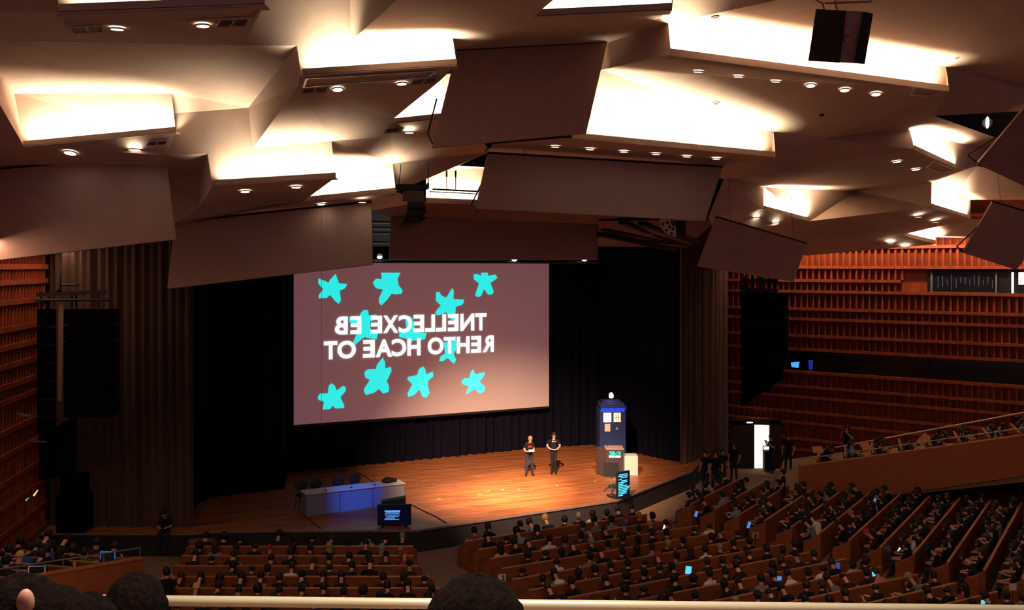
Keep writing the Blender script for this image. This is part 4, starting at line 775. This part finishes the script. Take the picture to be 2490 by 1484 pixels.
def seated(lean=0, armw=0, twist=0):
    n = {'pelvis': (0, .02, .50, (.15, .12)), 'waist': (0, -.02+lean*.1, .66, (.135, .10)), 'chest': (twist*.2, -.02+lean*.3, .80, (.16, .11)), 'base': (twist*.3, .0+lean*.4, .91, .07)}
    head_nodes(n, lean, 1.085, twist*.4, .04+lean*.5)
    e = [('pelvis', 'waist', 1), ('waist', 'chest', 1), ('chest', 'base', 1), ('base', 'neck', 0), ('neck', 'head', 0), ('head', 'crown', 0), ('head', 'jaw', 0)]
    for s, k in ((-1, 'l'), (1, 'r')):
        n.update({'sh'+k: (s*.165+twist*.2, -.01+lean*.3, .865, .060), 'el'+k: (s*(.20+armw*.08), .08+lean*.3, .68, .045), 'wr'+k: (s*(.12+armw*.05), .28, .62+armw*.12, .030), 'ha'+k: (s*.07, .36, .62+armw*.15, .034), 'hi'+k: (s*.09, .07, .49, .085), 'kn'+k: (s*.13, .43, .49, .062), 'an'+k: (s*.13, .44, .10, .042), 'to'+k: (s*.14, .57, .045, .036)})
        e += [('chest', 'sh'+k, 1), ('sh'+k, 'el'+k, 1), ('el'+k, 'wr'+k, 0), ('wr'+k, 'ha'+k, 0), ('pelvis', 'hi'+k, 2), ('hi'+k, 'kn'+k, 2), ('kn'+k, 'an'+k, 2), ('an'+k, 'to'+k, 3)]
        for j in range(4):
            n['f%d%s' % (j, k)] = (s*(.045+.018*j), .435, .615+armw*.15, .008); n['g%d%s' % (j, k)] = (s*(.045+.018*j), .455, .595+armw*.15, .007)
            e += [('ha'+k, 'f%d%s' % (j, k), 0), ('f%d%s' % (j, k), 'g%d%s' % (j, k), 0)]
    return n, e
def hairmesh(kind, nodes):
    hx, hy, hz = nodes['head'][:3]; m = MB(); c = Vector((hx, hy-.012, hz+.03))
    if kind == 'short': m.ball(c, (.10, .118, .122), 16, 12, keep=lambda p: p.z > hz+.045 or p.y < hy-.0)
    elif kind == 'round': m.ball(c, (.122, .13, .14), 16, 12, keep=lambda p: p.z > hz+.05 or p.y < hy+.01)
    elif kind == 'long':
        m.ball(c, (.108, .12, .128), 16, 12, keep=lambda p: p.z > hz+.045 or p.y < hy+.01); m.ball(c+Vector((0, -.055, -.13)), (.095, .055, .19), 14, 10)
    elif kind == 'bun': m.ball(c, (.10, .118, .122), 16, 12, keep=lambda p: p.z > hz+.045 or p.y < hy-.0); m.ball(c+Vector((0, -.1, .05)), .045, 10, 8)
    elif kind == 'fringe': m.ball(c+Vector((0, -.01, -.04)), (.098, .108, .075), 16, 10, keep=lambda p: p.y < hy+.02)
    elif kind == 'cap': m.ball(c+Vector((0, .0, .01)), (.106, .122, .126), 16, 12, keep=lambda p: p.z > hz+.04)
    return m.mesh('hair', [HAIR['black']], smooth=True)
VAR = []
for lean, armw, tw in ((0, 0, 0), (.25, .2, .06), (-.12, .6, -.08), (.1, 1.0, .12), (.45, .3, 0)):
    n, e = seated(lean, armw, tw); VAR.append((skin_body(n, e), {k: hairmesh(k, n) for k in ('short', 'round', 'long', 'bun', 'fringe', 'cap')}))
for me, hh in VAR:
    for m_ in (SKIN, TOPS['black'], DENIM, SHOE): me.materials.append(m_)
TOPW = [('black', 60), ('dark grey', 16), ('navy', 10), ('dark brown', 9), ('grey', 2), ('white', 1), ('light blue', 1), ('red', 2), ('blue', 2), ('green', 1), ('pink', 0)]
HW = [('black', 46), ('dark brown', 34), ('brown', 16), ('blond', 4), ('grey', 4)]
rnd = random.Random(11)
pick = lambda W: rnd.choices([a for a, _ in W], [b_ for _, b_ in W])[0]
def dress(o, i, m_): o.material_slots[i].link = 'OBJECT'; o.material_slots[i].material = m_
cand = []
for (p, rz, block, row, k, n) in seats:
    u, v = proj(p+Vector((0, 0, 1.2)))
    if not (-40 < u < 2530 and v < 1500): continue
    if rnd.random() > (.88 if block != 'left gallery' else .9): continue
    if block == 'middle block' and p.y < 2: continue
    cand.append((1/p.y, p, rz, block, row, k, n, u, v))
cand.sort(key=lambda c_: -c_[0])
print('CANDIDATES', len(cand))
crowd = MB(); crowd_m = [SKIN, TOPS['black'], TOPS['navy'], TOPS['dark grey'], DENIM, SHOE, HAIR['black'], HAIR['brown'], TOPS['light blue']]
TOPHAND = {}
for j, (_, p, rz, block, row, k, n, u, v) in enumerate(cand):
    vi = rnd.randrange(len(VAR)); me, hh = VAR[vi]; hs = rnd.choices(['short', 'round', 'long', 'bun', 'fringe', 'cap'], [48, 14, 15, 4, 13, 2])[0]
    hc = pick(HW); tc_ = pick(TOPW); sk = SKIN if rnd.random() < .6 else SKIN2; sc = rnd.uniform(.94, 1.05); rzz = rz+rnd.uniform(-.2, .2)
    if hs == 'cap': hc = None; cc = rnd.choice([('yellow', TOPS['yellow']), ('red', TOPS['red']), ('blue', TOPS['blue']), ('black', TOPS['black'])])
    if j < 300:
        o = bpy.data.objects.new('person', me); C.objects.link(o); o.location = p; o.rotation_euler = (0, 0, rzz); o.scale = (sc, sc, sc)
        dress(o, 0, sk); dress(o, 1, TOPS[tc_])
        h_ = bpy.data.objects.new('cap' if hs == 'cap' else 'hair', hh[hs]); C.objects.link(h_); h_.parent = o; dress(h_, 0, cc[1] if hs == 'cap' else HAIR[hc])
        desc = {'short': 'short %s hair' % hc, 'round': 'full %s hair' % hc, 'long': 'long %s hair' % hc, 'bun': '%s hair in a bun' % hc, 'fringe': 'bald crown', 'cap': 'cap'}[hs]
        if hs == 'cap': desc = cc[0]+' cap'
        tag(o, 'person, %s, %s top, %s row, %s seat, %s' % (desc, tc_, ordn(row), ordn(k), block), 'person', 'seated audience in the '+block)
        TOPHAND[(block, row, k)] = (o, rzz)
    else:
        M = Matrix.Translation(p)@Matrix.Rotation(rzz, 4, 'Z'); b0 = len(crowd.v); tm = rnd.choice([1, 1, 2, 3, 8])
        crowd.v += [M@q.co for q in me.vertices]
        for f_ in me.polygons: crowd.f.append([b0+i for i in f_.vertices]); crowd.m.append({0: 0, 1: tm, 2: 4, 3: 5}[f_.material_index])
        hm = hh['short' if hs in ('cap', 'fringe') else hs]; b0 = len(crowd.v); crowd.v += [M@q.co for q in hm.vertices]
        for f_ in hm.polygons: crowd.f.append([b0+i for i in f_.vertices]); crowd.m.append(6 if j % 3 else 7)
if crowd.v:
    me = bpy.data.meshes.new('crowd'); me.from_pydata([tuple(q) for q in crowd.v], [], crowd.f)
    for m_ in crowd_m: me.materials.append(m_)
    for p_, mi in zip(me.polygons, crowd.m): p_.material_index = mi; p_.use_smooth = True
    o = bpy.data.objects.new('distant_audience', me); C.objects.link(o); tag(o, 'the farthest seated listeners in the back rows and on the right gallery', 'audience', kind='stuff')
# glowing phones, tablets and laptops held by listeners
for u, v, y, w_, h_, rot, mt, l in ((1616, 1286, 32.5, .11, .24, .3, 'w', 'bright white-blue phone held up right of the middle aisle'), (1693, 1250, 34.6, .10, .20, .3, 'b', 'blue glowing phone near the start of the right block'), (1821, 1277, 33.0, .10, .22, .3, 'b', 'blue phone held beside the wood armrest in the right block'),
        (2127, 1217, 36.5, .09, .20, .3, 'b', 'blue glowing phone high in the right block under the parapet'), (2115, 1293, 33.4, .11, .22, .25, 'b', 'blue phone held up in the lower right block'), (1674, 1387, 27.9, .17, .22, .1, 'c', 'light blue tablet in the middle block near the centre of the rows'),
        (2127, 1396, 27.4, .14, .12, -.2, 'c', 'small cyan phone at the right end of a middle row'), (2390, 1465, 25.2, .10, .10, .1, 'c', 'small cyan phone at the bottom right corner'), (2368, 1233, 35.5, .06, .08, 0, 'c', 'tiny pale phone in the far right rows'),
        (2186, 1337, 31.4, .05, .13, .5, 'w', 'thin white phone edge glowing in the right block'), (1895, 1408, 26.8, .12, .14, .1, 'b', 'dim blue phone low in the middle block'), (2037, 1377, 28.5, .12, .2, .1, 'd', 'dim blue screen near the right end of a middle row')):
    mt = {'w': mat('phone_white', (.8, .9, 1), .4, emit=(.65, .88, 1), es=1.6), 'b': mat('phone_blue', (.1, .3, .8), .4, emit=(.06, .20, .62), es=1), 'c': mat('phone_cyan', (.2, .7, .9), .4, emit=(.12, .62, .85), es=1), 'd': mat('phone_dim', (.05, .1, .4), .4, emit=(.02, .06, .22), es=1)}[mt]
    t = empty('phone', P(u, v, y)); m = MB(); m.box((0, .006, 0), (w_*1.08, .01, h_*1.06), M=Matrix.Rotation(rot, 3, 'Y')); m.build('casing', BLACK, t); m = MB(); m.box((0, -.003, 0), (w_, .006, h_), M=Matrix.Rotation(rot, 3, 'Y')); m.build('display', mt, t); tag(t, l, 'phone', 'glowing screens in the audience')
for u, v, y, l, sc in ((262, 1352, 25.6, 'open laptop with blue glowing rim on the left gallery', 'b'), (90, 1388, 22.8, 'open laptop seen from behind, pale edges, lower left gallery', 'p')):
    t = empty('laptop', P(u, v, y), .1); m = MB(); m.box((0, .0, 0), (.36, .015, .22), M=Matrix.Rotation(-.2, 3, 'X')); m.build('lid', DARK, t); m = MB(); m.box((0, -.15, -.12), (.36, .24, .015)); m.build('keyboard_base', DARK, t)
    m = MB(); e_ = mat('laptop_blue', (.1, .4, .9), .4, emit=(.02, .22, .75), es=1) if sc == 'b' else mat('laptop_pale', (.5, .5, .6), .4, emit=(.22, .22, .26), es=.7)
    m.box((0, -.012, .105), (.36, .01, .012)); m.box((-.18, -.012, 0), (.012, .01, .2)); m.box((.18, -.012, 0), (.012, .01, .2)); m.build('glowing_rim', e_, t); tag(t, l, 'laptop')
# white row signs
SG = mat('sign_white', (.62, .60, .56), .5)
for u, v, y, l, ch in ((1221, 1406, 26.1, 'white row sign with a black number on the middle aisle', '2'), (1837, 1303, 33.2, 'dim white row sign at the aisle of the right block', '13'), (1957, 1306, 32.6, 'pale paper sheet held at the aisle of the right block', ''), (2463, 1428, 26.4, 'pale row sign at the lower right edge', '')):
    t = empty('row_sign', P(u, v, y), .1); m = MB(); m.box((0, 0, 0), (.20, .015, .19)); m.build('plate', SG, t, bevel=.004)
    if ch: letters([(c_, -.02+.06*i-(.03 if len(ch) > 1 else 0), .07+.06*i-(.05 if len(ch) > 1 else 0)) for i, c_ in enumerate(ch)], lambda x: .075, lambda x: -.075, 'sign_number', BLACK, t, lambda X, Y: Vector((X, -.01, Y)), flip=False)
    m = MB(); m.tube((0, .01, -.09), (0, .01, -t.location.z), .01); m.build('post', DARK, t); tag(t, l, 'sign')
# white and coloured garments lying or worn brightly: brightly dressed listeners near the photo's bright spots
def nearest(u, v):
    best = None
    for (_, p, rz, block, row, k, n, pu, pv) in cand[:300]:
        d = math.hypot(pu-u, pv-v)
        if (best is None or d < best[0]) and (block, row, k) in TOPHAND: best = (d, (block, row, k))
    return best[1]
for u, v, tc_, hc in ((1285, 1290, 'light blue', 'black'), (1474, 1255, 'light blue', 'black'), (1343, 1290, 'white', 'black'), (1360, 1345, 'white', 'black'), (1378, 1400, 'white', 'black'), (1710, 1275, 'white', 'brown'), (1940, 1385, 'white', 'black'), (1572, 1308, 'light blue', 'brown'), (1850, 1450, 'blue', 'black'),
                      (710, 1390, 'white', 'brown'), (620, 1400, 'grey', 'black'), (1172, 1360, 'yellow', 'dark brown'), (1132, 1370, 'red', 'black'), (2180, 1370, 'pink', 'brown'), (2235, 1378, 'grey', 'grey'), (2470, 1430, 'grey', 'brown'), (2330, 1395, 'red', 'dark brown'), (535, 1325, 'grey', 'brown'), (2000, 1380, 'white', 'black')):
    key = nearest(u, v); o, _ = TOPHAND.pop(key); dress(o, 1, TOPS[tc_])
    h_ = o.children[0]
    if h_.name.startswith('hair'): dress(h_, 0, HAIR[hc]); d2 = hc+' hair'
    else: d2 = 'a cap'
    o['label'] = 'person, %s, bright %s top, %s row, %s seat, %s' % (d2, tc_, ordn(key[1]), ordn(key[2]), key[0])

# standing figures
def standing(arms, lean=0, legs=.10, h=1.0, fem=False, headdown=.0, hands=True):
    w_ = .9 if fem else 1
    n = {'pelvis': (0, 0, .96, (.145, .11)), 'waist': (0, .0, 1.12, (.125*w_, .095)), 'chest': (0, .0+lean*.3, 1.32, (.16*w_, .11)), 'base': (0, .0+lean*.5, 1.45, .065)}
    hy = .03+lean*.6+headdown; n.update({'neck': (0, hy-.03, 1.51, .05), 'head': (0, hy, 1.62, (.074, .086)), 'crown': (0, hy-.01, 1.69, (.062, .074)), 'jaw': (0, hy+.055, 1.575, .038), 'nose': (0, hy+.105, 1.61, .012)})
    e = [('pelvis', 'waist', 1), ('waist', 'chest', 1), ('chest', 'base', 1), ('base', 'neck', 0), ('neck', 'head', 0), ('head', 'crown', 0), ('head', 'jaw', 0), ('head', 'nose', 0)]
    for s, k, (el, wr, ha) in ((-1, 'l', arms[0]), (1, 'r', arms[1])):
        n.update({'sh'+k: (s*.175*w_, lean*.3, 1.41, .06), 'el'+k: (*el, .042), 'wr'+k: (*wr, .028), 'ha'+k: (*ha, .034), 'sl'+k: tuple(Vector((s*.175*w_, lean*.3, 1.41)).lerp(Vector(el), .6))+(.056,),
                  'hi'+k: (s*.085, 0, .90, .09), 'kn'+k: (s*(legs+.0), .03, .50, .062), 'an'+k: (s*(legs+.03), -.01, .10, .042), 'to'+k: (s*(legs+.05), .14, .04, .036)})
        e += [('chest', 'sh'+k, 1), ('sh'+k, 'sl'+k, 1), ('sl'+k, 'el'+k, 0), ('el'+k, 'wr'+k, 0), ('wr'+k, 'ha'+k, 0), ('pelvis', 'hi'+k, 2), ('hi'+k, 'kn'+k, 2), ('kn'+k, 'an'+k, 2), ('an'+k, 'to'+k, 3)]
        if hands:
            H = Vector(ha); D = (H-Vector(wr)).normalized(); side = D.cross(Vector((0, 0, 1))).normalized()
            for j, ln in enumerate((.062, .072, .068, .052)):
                a = H+side*(.012*(j-1.5)*1.6)+D*ln*.6; b_ = a+D*ln*.35+Vector((0, 0, -.025))
                n['f%d%s' % (j, k)] = (*a, .009); n['g%d%s' % (j, k)] = (*b_, .008); e += [('ha'+k, 'f%d%s' % (j, k), 0), ('f%d%s' % (j, k), 'g%d%s' % (j, k), 0)]
            a = H-side*s*.035+D*.02; n['t'+k] = (*a, .010); e.append(('ha'+k, 't'+k, 0))
    return n, e
def make_person(loc_, rz, h, nodes, label, hair, hc, top, trousers=DENIM, sk=SKIN2, face=True, sub=2, group=None):
    me = skin_body(*nodes, sub)
    for m_ in (sk, TOPS[top], trousers, SHOE): me.materials.append(m_)
    o = bpy.data.objects.new('person', me); C.objects.link(o); o.location = loc_; o.rotation_euler = (0, 0, rz); k = h/1.765; o.scale = (k, k, k)
    hm = hairmesh(hair, nodes[0]); hm.materials.clear(); hm.materials.append(HAIR[hc]); x = bpy.data.objects.new('hair', hm); C.objects.link(x); x.parent = o
    if face:
        hy = nodes[0]['head'][1]; hz = nodes[0]['head'][2]
        for s in (-1, 1):
            m = MB(); m.ball((s*.03, hy+.082, hz+.018), (.011, .006, .006), 8, 6); m.build('eye', BLACK, o, smooth=True)
            m = MB(); m.ball((s*.082, hy, hz), (.012, .02, .03), 8, 6); m.build('ear', sk, o, smooth=True)
        m = MB(); m.ball((0, hy+.088, hz-.045), (.022, .006, .005), 8, 6); m.build('mouth', mat('lips', (.4, .12, .1), .5), o, smooth=True)
    tag(o, label, 'person', group); return o
# the two speakers on stage face the hall (local +y is the facing direction)
A1 = [((-.22, -.02, 1.15), (-.12, .20, 1.10), (-.05, .30, 1.12)), ((.24, .02, 1.14), (.16, .22, 1.10), (.10, .31, 1.12))]
o = make_person(onstage(1287, 1158), math.radians(197), 1.70, standing(A1, lean=.12, fem=True, headdown=.05, legs=.12), 'person with short blond hair and black shirt with red print, reading white papers on stage', 'short', 'blond', 'black')
m = MB(); m.box((0, .30, 1.15), (.24, .17, .012), M=Matrix.Rotation(-.35, 3, 'X')); q = m.build('paper_stack', mat('paper_white', (.9, .88, .85), .6)); q.matrix_world = o.matrix_basis.copy(); tag(q, 'white papers in the hands of the blond person on stage', 'paper')  # plain white paper colour
m = MB(); 
for i in range(4): m.box((-.075+.05*i, .118, 1.29), (.032, .012, .07+.02*(i % 2)))
m.build('shirt_print', mat('red_print', (.6, .04, .03), .6), o)
A2 = [((-.27, .0, 1.17), (-.14, .17, 1.07), (-.05, .21, 1.06)), ((.27, .0, 1.17), (.14, .17, 1.07), (.05, .21, 1.06))]
o = make_person(onstage(1346, 1154), math.radians(186), 1.80, standing(A2, lean=.08, headdown=.07, legs=.055), 'person with dark hair in black shirt and trousers, hands clasped, looking down on stage', 'short', 'black', 'black', trousers=mat('trousers_black', (.012, .012, .014), .8))
m = MB(); 
for i in range(6): m.box((-.07+.028*i, .124, 1.37+(.006 if i % 2 else 0)), (.018, .012, .022 if i < 5 else .05))
m.build('shirt_print', WTP, o)
# man sitting on the stage edge at left
n, e = seated(.35, .3, 0)
o = make_person(Vector((-11.35, 32.35, .36)), math.pi+.1, 1.78, (n, e), 'person in black shirt sitting on the stage edge before the brown curtain', 'short', 'black', 'black', sub=1, sk=SKIN)
# people standing near the doorway and on the gallery
ARM0 = [((-.25, -.02, 1.15), (-.22, .12, .95), (-.20, .16, .88)), ((.25, -.02, 1.15), (.22, .12, .95), (.20, .16, .88))]
ARMC = [((-.26, .05, 1.2), (-.10, .25, 1.45), (-.05, .30, 1.52)), ((.26, .05, 1.2), (.10, .25, 1.45), (.05, .30, 1.52))]
NS0 = standing(ARM0, hands=False); NSC = standing(ARMC, hands=False)
for u, y, z, h, rz, ar, hc, l in ((1716, 41.0, 0, 1.9, 2.2, NS0, 'black', 'dark standing person, left one of the group beside the stage corner'), (1740, 40.6, 0, 1.95, 3.0, NS0, 'black', 'dark standing person in the middle of the group beside the stage corner'), (1757, 41.6, 0, 1.85, 3.4, NS0, 'brown', 'dark standing person, right one of the group beside the stage corner'),
                                (1785, 43.2, 0, 1.8, 2.6, NS0, 'black', 'person standing in the dark left of the bright doorway'), (1876, 44.6, .1, 1.8, 1.8, NSC, 'black', 'dark silhouette of a person standing in the edge of the bright doorway'), (1917, 43.2, .35, 1.85, 2.6, NS0, 'black', 'dark standing person right of the doorway'),
                                (1905, 38.0, 0, 1.7, 1.2, NS0, 'dark brown', 'dark person standing at the start of the gallery parapet'), (2060, 41.8, 1.0, 1.8, 2.4, NSC, 'black', 'dark standing person with raised hands on the gallery by the red wall'), (405, 25.4, 0, 1.78, .2, NSC, 'black', 'dark person standing in the aisle at lower left, arms raised')):
    make_person(Vector(((u-CU)/F*y, y, z)), rz, h, ar, l, 'short', hc, 'black', sk=SKIN, face=False, sub=1, group='people standing at the hall edges')
# folded-down writing boards on the gallery
WB = mat('writing_board', (.72, .32, .10), .5)
for i, (u, v, y, w_, h_, rot) in enumerate(((1988, 1094, 38.6, .42, .26, .0), (2106, 1087, 38.2, .34, .40, -.5), (2246, 1069, 37.6, .50, .30, -.7))):
    m = MB(); m.box((0, 0, 0), (w_, .02, h_), M=Matrix.Rotation(.2, 3, 'Z')@Matrix.Rotation(rot, 3, 'Y')@Matrix.Rotation(-.5, 3, 'X')); o = m.build('writing_board', WB, bevel=.005); o.location = P(u, v, y); tag(o, '%s raised orange-brown writing board from the left on the gallery' % ordn(i), 'board', 'writing boards on the gallery')

# ------------------------------------------------------------------ balcony at the camera: handrail and the heads in front
m = MB(); m.hexa([(-3, 1.2, 7.2), (3, 1.2, 7.2), (3, 4.25, 7.2), (-3, 4.25, 7.2)], [(-3, 1.2, 7.45), (3, 1.2, 7.45), (3, 4.25, 7.45), (-3, 4.25, 7.45)]); struct(m.build('floor_balcony', CARPET))
t = empty('balcony_handrail', (0, 4, 7.45)); c = t.location.copy(); m = MB(); ra, rb = P(-250, 1454, 4.0), P(2750, 1488, 3.95); m.tube(ra-c, rb-c, .021, 20); m.build('rail', BRASS, t, smooth=True)
for f_ in (.05, .95): p = ra.lerp(rb, f_); m = MB(); m.tube(p-c, Vector((p.x, p.y, 7.45))-c, .018); m.build('post', DARK, t)
tag(t, 'bright pale balcony handrail along the bottom of the view', 'handrail')
HB = skin_body(*seated(.1, 0, 0), 2)
for m_ in (SKIN2, TOPS['black'], DENIM, SHOE): HB.materials.append(m_)
FH = mat('fore_hair', (.010, .005, .005), .95, spec=.05, noise=.6, scale=60, bump=.6)
def front_head(u, vtop, y, hw, label, bald=False, k=1.0, rz=0):
    ztop = ZC+(CV-vtop)/F*y; zf = ztop-1.235*k
    o = bpy.data.objects.new('person', HB); C.objects.link(o); o.location = ((u-CU)/F*y, y-.03, zf); o.rotation_euler = (0, 0, rz); o.scale = (k, k, k)
    m = MB(); cc = Vector((0, .06, 1.115)); ks = hw/k
    m.ball(cc, (ks, ks*1.1, .12), 32, 22, keep=(lambda p: p.y < .12 or p.z > 1.14) if not bald else (lambda p: p.z > 1.17 or p.y < .0))
    rg = random.Random(int(u)); m.v = [v+(v-cc).normalized()*rg.uniform(-.003, .006) for v in m.v]
    m.build('hair', FH, o, smooth=True); tag(o, label, 'person', 'heads in the front balcony row'); return o
front_head(1155, 1414, 2.15, .112, 'dark-haired head rising in front of the handrail at the bottom centre')
front_head(320, 1402, 3.2, .098, 'dark round-haired head just left of where the bright handrail begins')
front_head(205, 1452, 2.9, .085, 'low dark head between the round-haired head and the bottom left one')
front_head(120, 1438, 2.5, .095, 'dark head behind the one with the glowing ear at bottom left')
q = front_head(-12, 1398, 1.95, .088, 'bottom left corner head with a reddish lit ear and cheek', True, rz=-1.15)
m = MB(); cc = P(62, 1466, 1.885)-Vector(q.location); m.ball(q.matrix_basis.to_3x3().inverted()@cc, (.016, .016, .026), 16, 10); m.build('ear', SKIN, q, smooth=True)
